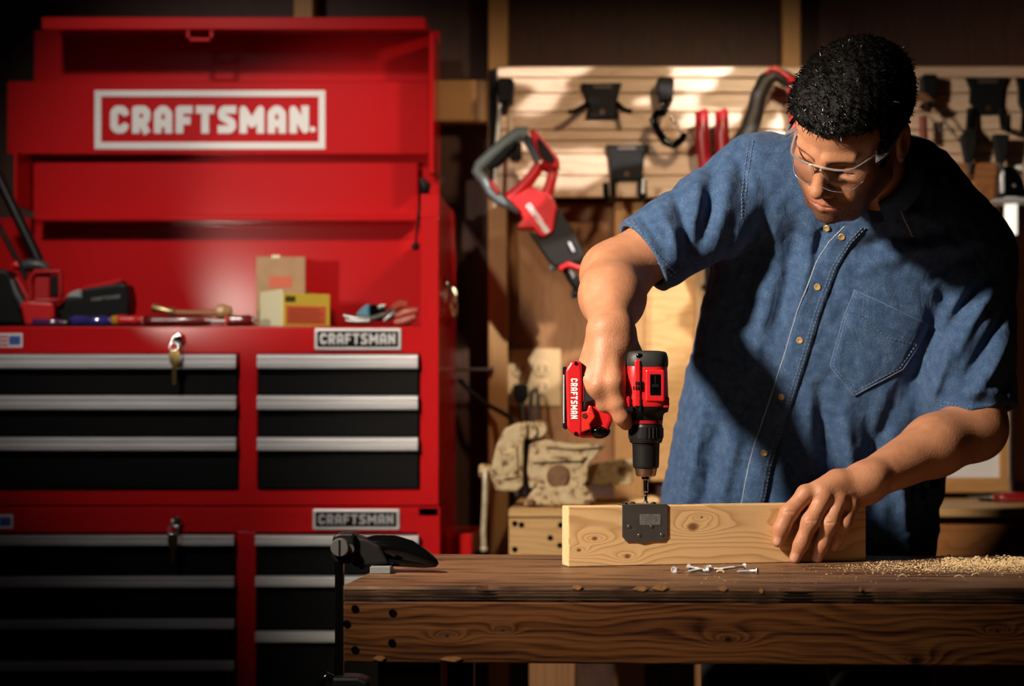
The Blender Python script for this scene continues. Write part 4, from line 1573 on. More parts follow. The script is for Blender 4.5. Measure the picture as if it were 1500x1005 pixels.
m.tube([p1 + Vector((.006, 0, 0)), p2_, p2_ + Vector((.004, 0, 0)), p3_, p3_ + Vector((.01, 0, 0))], [.007, .008, .0115, .0115, .006], 14)
m.build('handle', mat('amber_red', (0.22, 0.008, 0.012), 0.12, coat=.8), sd)
# dark bent strap on the pale sheet
m = MB()
m.tube([P(1036, 376, 4.68), P(1037, 410, 4.68), P(1036, 432, 4.68), P(1030, 450, 4.68)], [.008, .008, .007, .004], 8)
m.sphere(P(1032, 421, 4.685), .008)
tag(m.build('bent_strap', hook_black), 'bent black strap hanging on the pale strip beside the shirt', 'strap')
m = MB()
m.lathe([(0, -.012), (.007, -.012), (.007, .0)], P(1030, 473, 4.70), (0, 1, 0), 12)
tag(m.build('peg', hook_black), 'short dark peg on the pale strip below the bent strap', 'peg')

# ---------------------------------------------------------------- things on the open tray of the chest
TZ = zf + .0032


def lying(name, label, cat, px0, px1, D, rad, m_handle, ends=None, shaft=None, z=None, group=None):
    """a tool lying left to right on the tray, handle from px0 to px1"""
    t = thing(name, label, cat, (X((px0 + px1) / 2, D), D - 3, TZ), group=group)
    zz = TZ + rad if z is None else z
    a, b_ = X(px0, D), X(px1, D)
    m = MB()
    ln = b_ - a
    m.tube([Vector((a + ln * u, D - 3, zz)) for u in (0, .03, .15, .5, .82, .9, 1)], [rad * k for k in (.6, .95, 1, .85, 1, .7, .75)], 14)
    m.build('handle', m_handle, t)
    if ends:
        m = MB()
        m.tube([Vector((a - ends[0], D - 3, zz)), Vector((a + .001, D - 3, zz))], [rad * .8, rad * .9], 14)
        m.build('end_cap', ends[1], t)
    if shaft:
        m = MB()
        m.tube([Vector((b_ - .002, D - 3, zz)), Vector((b_ + shaft, D - 3, zz))], min(.0035, rad * .4), 8)
        m.build('shaft', steel_dull, t)
    return t


purple = mat('blue_clear_handle', (0.035, 0.030, 0.20), 0.10, coat=.8, noise=.5, nscale=60)
amber = mat('amber_handle', (0.55, 0.26, 0.03), 0.12, coat=.8)
dark_red = mat('dark_red_grip', (0.16, 0.010, 0.010), 0.25, coat=.5)
lying('screwdriver', 'blue and amber handled screwdriver on the chest tray beside the red grips', 'screwdriver', 104, 164, 4.25, .0115, purple, ends=(.006, black_rubber), shaft=.03)
lying('nut_driver', 'small violet handled driver at the left of the chest tray', 'screwdriver', 48, 92, 4.26, .009, mat('violet_handle', (0.10, 0.02, 0.10), 0.1, coat=.8), shaft=.02)
lying('pry_tool', 'short red grip left of the long dark red one on the tray', 'hand tool', 173, 207, 4.245, .0125, red_plastic, ends=(.012, amber))
lying('file', 'long dark red handled file on the chest tray', 'file', 210, 308, 4.25, .012, dark_red, ends=(.004, mat('pink_end', (0.7, 0.2, 0.15), .3)), shaft=.05)
lying('chisel', 'short handle with a shiny red end just left of the yellow box', 'chisel', 333, 372, 4.245, .0125, dark_red, ends=(.004, mat('coral_end', (0.75, 0.10, 0.07), .25)))
t = thing('hammer', 'small hammer with brown wooden handle lying across the tray tools', 'hammer', P(280, 470, 4.30))
zz = TZ + .034
m = MB()
m.tube([Vector((X(252, 4.3), 1.3, zz - .002)), Vector((X(285, 4.3), 1.3, zz - .003)), Vector((X(322, 4.3), 1.3, zz - .002))], [.006, .0055, .0075], 12)
m.build('handle', wood('hammer_handle', (0.34, 0.13, 0.05), (0.2, 0.07, 0.02), freq=80), t)
m = MB()
m.tube([Vector((X(224, 4.3), 1.3, zz + .008)), Vector((X(230, 4.3), 1.3, zz + .006)), Vector((X(246, 4.3), 1.3, zz + .001)), Vector((X(255, 4.3), 1.3, zz - .002))], [.010, .0085, .007, .010], 12)
m.build('head', mat('brassy', (0.45, 0.33, 0.16), .3, metal=.8), t)
m = MB()
m.lathe([(0, -.004), (.013, -.004), (.015, 0), (.015, .012), (.010, .026), (0, .03)], Vector((X(320, 4.3), 1.3, zz)), (1, 0, 0), 16)
m.build('butt', mat('butt_tan', (0.45, 0.24, 0.10), .3), t)

# red and black power tool standing at the left
t = thing('cordless_sander', 'red and black cordless tool with a square frame standing at the left of the tray', 'power tool', P(50, 480, 4.34))
m = MB()
m.pxprism([(28, 444), (40, 440), (78, 443), (80, 462), (76, 477), (36, 477)], 4.30, 4.37, .006, 2)
m.build('housing', red_plastic, t)
m = MB()
m.tube([P(18, 391, 4.32), P(24, 388, 4.32), P(27, 392, 4.32)], [.006, .011, .008], 12)
m.build('knob', red_plastic, t)
m = MB()
for seg in ([(45, 440), (44, 408), (52, 398), (88, 398)], [(88, 397), (89, 420), (88, 440), (52, 440)]):
    m.tube([P(x, y, 4.305) for x, y in seg], .0058, 10)
m.pxprism([(50, 404), (73, 404), (73, 438), (50, 438)], 4.31, 4.35, .003)
m.tube([P(24, 406, 4.31), P(34, 424, 4.31), P(44, 444, 4.31)], [.004, .0055, .006], 10)
m.build('frame', mat('red_dull_plastic', (0.42, 0.010, 0.012), 0.4), t)
m = MB()
m.pxprism([(74, 403), (86, 403), (86, 434), (74, 434)], 4.300, 4.34, .002)
m.build('vent_panel', black_plastic, t)
m = MB()
m.tube([P(28, 392, 4.33), P(44, 388, 4.33), P(60, 389, 4.33), P(72, 396, 4.33)], [.011, .014, .013, .008], 12)
m.tube([P(17, 410, 4.325), P(24, 430, 4.325), P(36, 450, 4.325)], [.007, .011, .012], 12)
m.build('grip', mat('tool_grey', (0.035, 0.04, 0.042), 0.4), t)
m = MB()
m.pxprism([(-30, 412), (-8, 392), (12, 396), (22, 420), (32, 452), (34, 477), (-30, 477)], 4.33, 4.40, .008, 2)
m.build('battery_pack', black_plastic, t)

t = thing('cordless_driver', 'black cordless tool lying on its side with grey nose and red top edge', 'power tool', P(140, 480, 4.36))
m = MB()
m.pxprism([(82, 452), (96, 436), (119, 434), (121, 422), (178, 414), (186, 417), (190, 440), (188, 466), (150, 477), (90, 477)], 4.32, 4.39, .008, 3)
bd = m.build('body', black_plastic, t)
m = MB()
m.pxprism([(120, 420), (150, 414), (176, 408), (180, 413), (150, 421), (121, 426)], 4.33, 4.38, .002)
m.build('red_edge', red_plastic, t)
m = MB()
m.pxprism([(95, 436), (103, 428), (118, 423), (120, 437)], 4.315, 4.36, .003)
m.build('nose', mat('nose_grey', (0.32, 0.34, 0.35), 0.4), t)
q = MB()
o_, e_ = P(134, 441.5, 4.319), P(176, 436.5, 4.319)
rt_ = (e_ - o_).normalized()
lettering(q, 'CRAFTSMAN', o_, rt_, Vector((0, -1, 0)).cross(rt_), .0075, t=.24, width=(e_ - o_).length, depth=.0006)
q.build('lettering', mat('print_grey', (0.16, 0.17, 0.17), .5), bd)

# yellow box and open carton
yellow = mat('yellow_card', (0.62, 0.44, 0.045), 0.5, noise=.06, nscale=20)
pale_card = mat('pale_lit_card', (0.90, 0.87, 0.58), 0.5)  # light on the yellow box end is put into this pale colour
orange = mat('orange_print', (0.62, 0.10, 0.035), 0.5)
cp = P(415, 480, 4.25)
cp.z = TZ
ya = math.radians(30)
bx = thing('fastener_box', 'yellow fastener box with orange label on the chest tray, end painted pale as if lit', 'box', cp, ya)
bw, bd_, bh = .104, .135, .074
m = MB()
m.box((0, 0, 0), (bw, bd_, bh - .004), 0.0015)
m.build('carton', yellow, bx, world=False)
m = MB()
m.box((-.0018, .002, .001), (-.0002, bd_ - .002, bh + .004), 0.0006)
m.build('end_flap', pale_card, bx, world=False)
m = MB()
m.box((.006, -.0010, .006), (bw - .010, -.0002, bh - .030), 0)
m.build('label', orange, bx, world=False)
m = MB()
for k in range(4):
    m.box((.010 + .003 * (k % 2), -.0016, .012 + k * .0075), (bw - .018 - .006 * (k % 2), -.0009, .0145 + k * .0075), 0)
m.build('label_print', mat('brown_print', (0.22, 0.03, 0.02), .5), bx, world=False)
m = MB()
m.box((.004, -.0010, bh - .022), (.026, -.0002, bh - .010), 0)
m.build('logo_patch', mat('dark_olive', (0.06, 0.045, 0.01), .5), bx, world=False)
card = mat('brown_card', (0.42, 0.25, 0.12), 0.6, noise=.1, nscale=30)
ct = thing('open_carton', 'open brown cardboard flap printed red standing behind the yellow box', 'box', P(411, 480, 4.47))
m = MB()
m.box(Vector((X(375, 4.47), 1.47, TZ)), P(447, 376, 4.47) + Vector((0, .004, 0)), 0.001)
m.build('flap', card, ct)
m = MB()
m.box(Vector((X(375, 4.47), 1.474, TZ)), Vector((X(379, 4.47), 1.56, TZ + .09)), 0.0005)
m.box(Vector((X(443, 4.47), 1.474, TZ)), Vector((X(447, 4.47), 1.56, TZ + .09)), 0.0005)
m.build('side_wall', card, ct)
m = MB()
m.box(P(394, 422, 4.4692), P(428, 405, 4.4702))
m.build('print_patch', orange, ct)
m = MB()
m.box(P(398, 378, 4.468), P(410, 374, 4.472) + Vector((0, .004, 0)))
m.build('tuck_tab', pale_card, ct)

# snips and pliers at the right of the tray
t = thing('tin_snips', 'steel snips with blue grip lying at the right of the tray', 'snips', P(530, 478, 4.28))
m = MB()
m.tube([P(503, 462, 4.27), P(520, 467, 4.27), P(545, 467, 4.27), P(566, 460, 4.28), P(576, 452, 4.29)], [.003, .0075, .0065, .006, .005], 10)
m.tube([P(506, 469, 4.26), P(524, 471, 4.26), P(542, 470, 4.26)], [.003, .006, .006], 10)
m.build('blades', steel_dull, t)
m = MB()
m.pxprism([(520, 462), (530, 450), (541, 444), (542, 466), (532, 468)], 4.275, 4.30, .004, 2)
m.build('blue_grip', mat('blue_grip', (0.05, 0.20, 0.30), .4), t)
m = MB()
m.pxprism([(541, 446), (560, 446), (566, 456), (558, 470), (542, 470)], 4.275, 4.31, .005, 2)
m.build('pivot_block', black_gloss, t)
m = MB()
m.sphere(P(556, 449, 4.272), .006)
m.sphere(P(562, 448, 4.272), .005)
m.build('pivot_bolt', chrome, t)
t = thing('slip_pliers', 'pliers with brownish red grips heaped at the right end of the tray', 'pliers', P(592, 478, 4.28))
rg_ = mat('red_brown_grip', (0.45, 0.08, 0.05), .35)
for pts in ([(575, 452), (586, 446), (597, 447)], [(580, 464), (594, 458), (612, 455)], [(578, 473), (594, 470), (609, 464)]):
    m = MB()
    m.tube([P(x, y, 4.27 + .012 * (y < 450)) for x, y in pts], [.007, .0105, .008], 12)
    m.build('grip', rg_, t)
m = MB()
m.tube([P(562, 470, 4.27), P(574, 462, 4.272), P(584, 455, 4.28)], [.004, .008, .006], 10)
m.build('jaw', steel_dull, t)
m = MB()
m.tube([Vector((X(352, 4.3), 1.3, TZ + .006)), Vector((X(360, 4.3), 1.3, TZ + .012)), Vector((X(378, 4.3), 1.3, TZ + .020))], [.003, .006, .004], 10)
tag(m.build('rag_end', mat('pale_cloth', (0.6, 0.45, 0.40), .8)), 'small pale scrap tucked under the left side of the yellow box', 'scrap')
# ---------------------------------------------------------------- the man: bodies and cloth as smooth distance fields
def A(v):
    return np.array(tuple(v), dtype=np.float64)


def nrm(v):
    return np.sqrt(np.einsum('ij,ij->i', v, v))


def smin(a, b, k):
    h = np.clip(0.5 + 0.5 * (b - a) / k, 0, 1)
    return b + (a - b) * h - k * h * (1 - h)


def smax(a, b, k):
    return -smin(-a, -b, k)


def seg(p, a, b, ra, rb):
    a, b = np.asarray(a, float), np.asarray(b, float)
    ba = b - a
    pa = p - a
    h = np.clip(pa @ ba / max(ba @ ba, 1e-12), 0, 1)
    return nrm(pa - h[:, None] * ba) - (ra + (rb - ra) * h)


def ell(p, c, r):
    r = np.asarray(r, float)
    q = (p - np.asarray(c, float)) / r
    k0 = nrm(q) + 1e-9
    k1 = nrm(q / r) + 1e-9
    return k0 * (k0 - 1) / k1


def chain(p, pts, rs, k=0.008):
    d = None
    for i in range(len(pts) - 1):
        e = seg(p, pts[i], pts[i + 1], rs[i], rs[i + 1])
        d = e if d is None else smin(d, e, k)
    return d


def within(p, c, r, fn):
    """fn only near a sphere; a safe lower bound elsewhere"""
    d = nrm(p - c) - r
    out = d + 0.02
    m_ = d < 0.0
    if m_.any():
        out[m_] = fn(p[m_])
    return out


def sdf_mesh(f, lo, hi, h, R=6, newton=2):
    lo, hi = np.asarray(lo, float), np.asarray(hi, float)
    H = h * R
    n = np.ceil((hi - lo) / H).astype(int)
    g = np.stack(np.meshgrid(*[np.arange(k) for k in n], indexing='ij'), -1).reshape(-1, 3)
    d = f(lo + (g + .5) * H)
    act = g[np.abs(d) < H * 1.25 + 0.004]
    N = n * R + 1
    V = np.ones(N, dtype=np.float32)
    off = np.stack(np.meshgrid(*[np.arange(R + 1)] * 3, indexing='ij'), -1).reshape(-1, 3)
    off0 = np.stack(np.meshgrid(*[np.arange(R)] * 3, indexing='ij'), -1).reshape(-1, 3)
    cells = []
    for s in range(0, len(act), 1500):
        fi = (act[s:s + 1500, None, :] * R + off[None]).reshape(-1, 3)
        V[fi[:, 0], fi[:, 1], fi[:, 2]] = f(lo + fi * h)
    for s in range(0, len(act), 3000):
        c = (act[s:s + 3000, None, :] * R + off0[None]).reshape(-1, 3)
        cs = [V[c[:, 0] + i, c[:, 1] + j, c[:, 2] + k] < 0 for i in (0, 1) for j in (0, 1) for k in (0, 1)]
        sm = sum(x.astype(np.int8) for x in cs)
        cells.append(c[(sm > 0) & (sm < 8)])
    c = np.concatenate(cells)
    lin = (c[:, 0].astype(np.int64) * N[1] + c[:, 1]) * N[2] + c[:, 2]
    o = np.argsort(lin)
    lin, c = lin[o], c[o]
    corner = [(i, j, k) for i in (0, 1) for j in (0, 1) for k in (0, 1)]
    val = np.stack([V[c[:, 0] + i, c[:, 1] + j, c[:, 2] + k] for i, j, k in corner], 1).astype(np.float64)
    acc = np.zeros((len(c), 3))
    cnt = np.zeros(len(c))
    for x in range(8):
        for y in range(x + 1, 8):
            a, b = np.array(corner[x]), np.array(corner[y])
            if np.abs(a - b).sum() != 1:
                continue
            va, vb = val[:, x], val[:, y]
            mk = (va < 0) != (vb < 0)
            t = np.where(mk, va / np.where(mk, va - vb, 1), 0)
            acc += np.where(mk[:, None], a + t[:, None] * (b - a), 0)
            cnt += mk
    P_ = lo + (c + acc / cnt[:, None]) * h
    quads = []
    e3 = np.eye(3, dtype=int)
    for ax in range(3):
        u, v = e3[(ax + 1) % 3], e3[(ax + 2) % 3]
        i0 = val[:, 0] < 0
        j = 4 if ax == 0 else (2 if ax == 1 else 1)
        i1 = val[:, j] < 0
        m_ = i0 != i1
        cc = c[m_]
        st = i0[m_]
        ids = []
        ok = np.ones(len(cc), bool)
        for dlt in (0 * u, -u, -u - v, -v):
            q = cc + dlt
            l2 = (q[:, 0].astype(np.int64) * N[1] + q[:, 1]) * N[2] + q[:, 2]
            k = np.clip(np.searchsorted(lin, l2), 0, len(lin) - 1)
            ok &= lin[k] == l2
            ids.append(k)
        Q = np.stack(ids, 1)
        Q[~st] = Q[~st][:, ::-1]
        quads.append(Q[ok])
    Q = np.concatenate(quads)
    eps = h * .5
    for _ in range(newton):
        d = f(P_)
        gr = np.stack([(f(P_ + np.eye(3)[i] * eps) - f(P_ - np.eye(3)[i] * eps)) / (2 * eps) for i in range(3)], 1)
        gl = np.maximum((gr ** 2).sum(1), .3)
        st = np.clip(d / gl, -h, h)
        P_ = P_ - gr * st[:, None] * .9
    return P_, Q


def np_mesh(name, P_, Q, m, parent, attrs=None):
    off = Vector((0, 0, 0))
    q = parent
    while q is not None:
        off += q.location
        q = q.parent
    me = bpy.data.meshes.new(name)
    me.vertices.add(len(P_))
    me.vertices.foreach_set('co', (P_ - A(off)).astype(np.float32).ravel())
    me.loops.add(len(Q) * 4)
    me.loops.foreach_set('vertex_index', Q.astype(np.int32).ravel())
    me.polygons.add(len(Q))
    me.polygons.foreach_set('loop_start', np.arange(0, len(Q) * 4, 4, dtype=np.int32))
    me.polygons.foreach_set('use_smooth', np.ones(len(Q), bool))
    me.update(calc_edges=True)
    me.validate()
    for k, a in (attrs or {}).items():
        at = me.attributes.new(k, 'FLOAT', 'POINT')
        at.data.foreach_set('value', a.astype(np.float32))
    me.materials.append(m)
    o = bpy.data.objects.new(name, me)
    COL.objects.link(o)
    o.parent = parent
    return o


# ---- pose --------------------------------------------------------------
def rot(ax, a):
    return np.array(Matrix.Rotation(a, 3, ax))


HD = 2.985
# head frame: columns are the man's left (screen right), face direction, crown direction
HR = rot('Y', math.radians(20)) @ rot('Z', math.radians(-25)) @ rot('X', math.radians(50)) @ np.array([[1, 0, 0], [0, -1, 0], [0, 0, 1.0]])
bridge = A(P(1203, 246, 3.005))
HC = bridge - HR @ np.array([0, .098, .0])


def hl(v):
    return HC + HR @ np.asarray(v, float)


neck0 = A(P(1285, 262, 3.22))


def head_core(q):
    """head-frame field without hair: q columns (left, face, crown)"""
    x = np.abs(q[:, 0])
    s = np.stack([x, q[:, 1], q[:, 2]], 1)
    d = ell(q, (0, -.012, .036), (.0745, .099, .080))
    d = smin(d, ell(q, (0, .030, .046), (.066, .064, .050)), .02)
    d = smin(d, ell(q, (0, .032, -.022), (.059, .060, .074)), .025)
    jaw = smin(seg(s, (.0, .066, -.094), (.026, .058, -.092), .019, .019), seg(s, (.024, .058, -.092), (.051, .004, -.064), .019, .017), .015)
    d = smin(d, jaw, .028)
    d = smin(d, ell(s, (.040, .058, -.022), (.022, .024, .020)), .022)      # cheek bones
    d = smin(d, ell(s, (.034, .060, -.052), (.020, .022, .026)), .022)      # cheeks
    d = smin(d, seg(s, (.010, .0895, .015), (.040, .0765, .017), .0100, .0092), .012)   # brow
    d = smin(d, ell(q, (0, .080, -.100), (.019, .015, .014)), .014)          # chin
    # eyes
    d = smax(d, -ell(s, (.031, .0965, -.003), (.0185, .0165, .0125)), .010)
    d = smin(d, ell(s, (.0315, .0700, -.004), (.0155, .0150, .0125)), .0045)  # lowered lids
    d = smax(d, -seg(s, (.019, .0850, -.0105), (.044, .0800, -.0100), .0012, .0010), .0016)
    # nose
    d = smin(d, seg(q, (0, .092, .010), (0, .107, -.030), .0085, .0115), .010)
    d = smin(d, ell(q, (0, .110, -.036), (.0120, .0125, .0105)), .007)
    d = smin(d, ell(s, (.0125, .099, -.0405), (.0085, .0105, .0080)), .005)
    d = smax(d, -ell(s, (.0062, .1035, -.0480), (.0036, .0055, .0035)), .002)
    # mouth
    d = smin(d, ell(q, (0, .078, -.070), (.030, .021, .024)), .015)
    d = smin(d, seg(s, (0, .0965, -.0655), (.021, .0870, -.0690), .0042, .0022), .005)
    d = smin(d, seg(s, (0, .0955, -.0765), (.018, .0870, -.0745), .0058, .0028), .005)
    d = smax(d, -seg(s, (0, .1015, -.0708), (.024, .0900, -.0722), .0011, .0009), .0022)
    d = smax(d, -seg(q, (0, .1035, -.052), (0, .1025, -.062), .0025, .0028), .004)
    # ears
    e = ell(s, (.0775, -.016, -.004), (.0085, .0195, .0320))
    e = smax(e, -ell(s, (.0865, -.012, .001), (.0065, .0115, .0200)), .004)
    e = smin(e, seg(s, (.079, -.006, -.026), (.078, -.008, -.032), .006, .005), .004)
    d = smin(d, e, .006)
    return d


def head_sdf(p):
    q = (p - HC) @ HR
    d = head_core(q)
    nb = hl((0, -.030, -.050))
    n_ = seg(p, nb, neck0, .053, .055)
    n_ = smin(n_, seg(p, neck0, neck0 + np.array([.0, .08, -.08]), .056, .06), .03)
    return smin(d, n_, .030)


# right arm (screen left)
shR = A(P(1098, 272, 3.29))
elR = A(P(899, 402, 3.20))
fmR = A(P(896, 434, 3.12))
wrR = A(P(894, 484, 3.045))
RM = [A(P(899, 563, 3.002)), A(P(875, 568, 3.002)), A(P(859, 556, 3.012)), A(P(857, 541, 3.026))]     # knuckles: index .. little


def arm_r(p):
    d = seg(p, shR, elR, .043, .0490)
    d = smin(d, seg(p, elR, fmR, .0490, .0475), .02)
    d = smin(d, seg(p, elR + np.array([.018, .0, -.01]), fmR + np.array([.012, 0, -.012]), .034, .032), .02)
    d = smin(d, seg(p, fmR, wrR, .0465, .0285), .02)
    d = smin(d, seg(p, wrR + np.array([-.008, 0, 0]), wrR + np.array([.010, .004, 0]), .026, .026), .012)
    return d


def hand_r(p):
    p = p - np.array([0, .010, 0])
    wr = wrR + np.array([0, -.002, -.010])
    d = seg(p, wrR, wr, .027, .025)
    # metacarpals make the back of the hand
    for i, m_ in enumerate(RM):
        st = wr + np.array([.012 - .009 * i, .002 + .003 * i, -.004])
        d = smin(d, seg(p, st, m_, .0205, (.0142, .0140, .0130, .0118)[i]), .016)
    d = smin(d, seg(p, A(P(888, 515, 3.024)), A(P(884, 556, 3.012)), .024, .021), .014)
    # knuckle bumps
    for i in range(2):
        d = smin(d, seg(p, wr + np.array([.004 - .006 * i, -.0185, .004]), RM[i] + np.array([0, -.0098, .004]), .0050, .0045), .010)
    # index: down along the drill to the trigger
    idx = [RM[0], A(P(904, 592, 3.003)), A(P(911, 610, 3.006)), A(P(917, 621, 3.012))]
    d = smin(d, chain(p, idx, [.0140, .0128, .0114, .0096], .010), .016)
    mid = [RM[1], A(P(885, 592, 3.013)), A(P(893, 602, 3.034)), A(P(897, 600, 3.050))]
    d = smin(d, chain(p, mid, [.0134, .0122, .0110, .0095], .008), .009)
    rng_ = [RM[2], A(P(869, 582, 3.018)), A(P(878, 599, 3.028)), A(P(884, 602, 3.050))]
    d = smin(d, chain(p, rng_, [.0120, .0110, .0100, .0090], .006), .006)
    lit = [RM[3], A(P(860, 566, 3.018)), A(P(866, 588, 3.032)), A(P(874, 600, 3.050))]
    d = smin(d, chain(p, lit, [.0110, .0100, .0090, .0082], .006), .006)
    # thumb goes over the top of the grip behind the drill
    th = [A(P(910, 502, 3.036)), A(P(922, 520, 3.050)), A(P(929, 541, 3.072)), A(P(914, 560, 3.088)), A(P(900, 570, 3.086))]
    d = smin(d, chain(p, th, [.0215, .0180, .0135, .0115, .0095], .010), .018)
    return d


# left arm (screen right)
shL = A(P(1420, 385, 3.33))
elL = A(P(1428, 628, 3.26))
wrL = A(P(1268, 706, 3.118))
bd = lambda px: 3.0 + .266 * ((px - 900) * 3.09 / 3000 + .068)      # distance of the board's front face


def arm_l(p):
    d = seg(p, shL, elL, .058, .048)
    mid = elL * .62 + wrL * .38
    d = smin(d, seg(p, elL, mid + np.array([0, 0, .004]), .0500, .0465), .02)
    d = smin(d, seg(p, mid + np.array([0, 0, .004]), wrL, .0465, .0290), .02)
    d = smin(d, seg(p, wrL + np.array([.01, -.004, .008]), wrL + np.array([.004, .006, -.010]), .0255, .025), .012)
    return d


LM = [A(P(1180, 724, bd(1180) - .014)), A(P(1207, 729, bd(1207) - .022)), A(P(1229, 733, bd(1229) - .022)), A(P(1246, 742, bd(1246) - .016))]
LF = [
    ([(1155, 752, -.017), (1145, 774, -.016), (1140, 793, -.012)], [.0132, .0122, .0110, .0092]),
    ([(1187, 765, -.030), (1174, 795, -.020), (1165, 817, -.0125)], [.0134, .0124, .0110, .0092]),
    ([(1215, 768, -.031), (1204, 797, -.020), (1197, 817, -.0125)], [.0128, .0118, .0104, .0086]),
    ([(1236, 768, -.026), (1228, 787, -.018), (1222, 801, -.011)], [.0110, .0100, .0090, .0076]),
]


def lf_pts(i):
    return [LM[i]] + [A(P(x, y, bd(x) + e)) for x, y, e in LF[i][0]]


def hand_l(p):
    wr = wrL
    d = seg(p, wrL, wrL + np.array([-.012, -.006, -.002]), .0275, .026)
    for i, m_ in enumerate(LM):
        st = wr + np.array([-.010 - .001 * i, -.010 + .004 * i, .009 - .009 * i])
        d = smin(d, seg(p, st, m_, .0180, (.0135, .0135, .0126, .0115)[i]), .010)
        d = smin(d, ell(p, m_ + np.array([0, -.004, .003]), (.0100, .0100, .0100)), .007)
    d = smin(d, seg(p, A(P(1225, 706, 3.098)), A(P(1205, 720, 3.082)), .019, .015), .012)
    for i in range(4):
        pts = lf_pts(i)
        rs = LF[i][1]
        f_ = chain(p, pts, rs, .010)
        f_ = smax(f_, -seg(p, pts[1] + np.array([-.012, -.0135, .003]), pts[1] + np.array([.012, -.0135, .003]), .0009, .0009), .002)
        d = smin(d, f_, .005)
    th = [wr + np.array([-.026, .004, -.004]), A(P(1216, 728, bd(1200) + .030)), A(P(1190, 742, bd(1190) + .051)), A(P(1172, 760, bd(1172) + .052))]
    d = smin(d, chain(p, th, [.018, .0150, .0125, .0095], .008), .012)
    return d


# shirt body: sections of a leaning torso
TS = np.array([
    # py, left px, right px, distance, half depth
    (1010, 985, 1350, 3.55, .120), (900, 978, 1358, 3.53, .128), (820, 968, 1364, 3.51, .134), (740, 966, 1374, 3.49, .140), (650, 984, 1392, 3.465, .144),
    (560, 1003, 1412, 3.435, .146), (480, 1021, 1430, 3.405, .146), (400, 1041, 1446, 3.375, .140), (330, 1064, 1446, 3.345, .128), (270, 1090, 1416, 3.315, .108),
    (225, 1130, 1385, 3.29, .082), (195, 1185, 1345, 3.275, .052)])
tz = CAM.z + (PY0 - TS[:, 0]) * TS[:, 3] / F_PX
tl = (TS[:, 1] - PX0) * TS[:, 3] / F_PX
tr = (TS[:, 2] - PX0) * TS[:, 3] / F_PX
ty = TS[:, 3] - 3
th_ = TS[:, 4]
YAW = math.radians(-14)
cyw, syw = math.cos(YAW), math.sin(YAW)


def smooth_interp(z, zs, vs):
    return (np.interp(z - .02, zs, vs) + np.interp(z, zs, vs) * 2 + np.interp(z + .02, zs, vs)) / 4


def torso_sdf(p, grow=0.0):
    z = p[:, 2]
    cx = smooth_interp(z, tz, (tl + tr) / 2)
    a = smooth_interp(z, tz, (tr - tl) / 2) + grow
    cy = smooth_interp(z, tz, ty)
    b = smooth_interp(z, tz, th_) + grow
    x, y = p[:, 0] - cx, p[:, 1] - cy
    u, v = x * cyw + y * syw, -x * syw + y * cyw
    e = 2.5
    a = a / (abs(cyw) + .02)
    k = (np.abs(u / a) ** e + np.abs(v / b) ** e) ** (1 / e)
    d = (k - 1) * np.minimum(a, b) * .85
    d = smax(d, z - tz[-1], .03)
    return smax(d, tz[0] - z, .01)


cufR = A(P(941, 375, 3.225))      # centre of the right sleeve opening
axR = A(P(1100, 268, 3.285)) - cufR
axR /= np.linalg.norm(axR)
cufL = A(P(1427, 610, 3.275))
axL = A(P(1418, 400, 3.32)) - cufL
axL /= np.linalg.norm(axL)
nR = axR + np.array([.10, 0, .06]); nR /= np.linalg.norm(nR)
nL = axL + np.array([-.22, 0, .0]); nL /= np.linalg.norm(nL)


def W2(pts):
    return np.array([[(x - PX0) * 3.27 / F_PX, CAM.z + (PY0 - y) * 3.27 / F_PX] for x, y in pts])


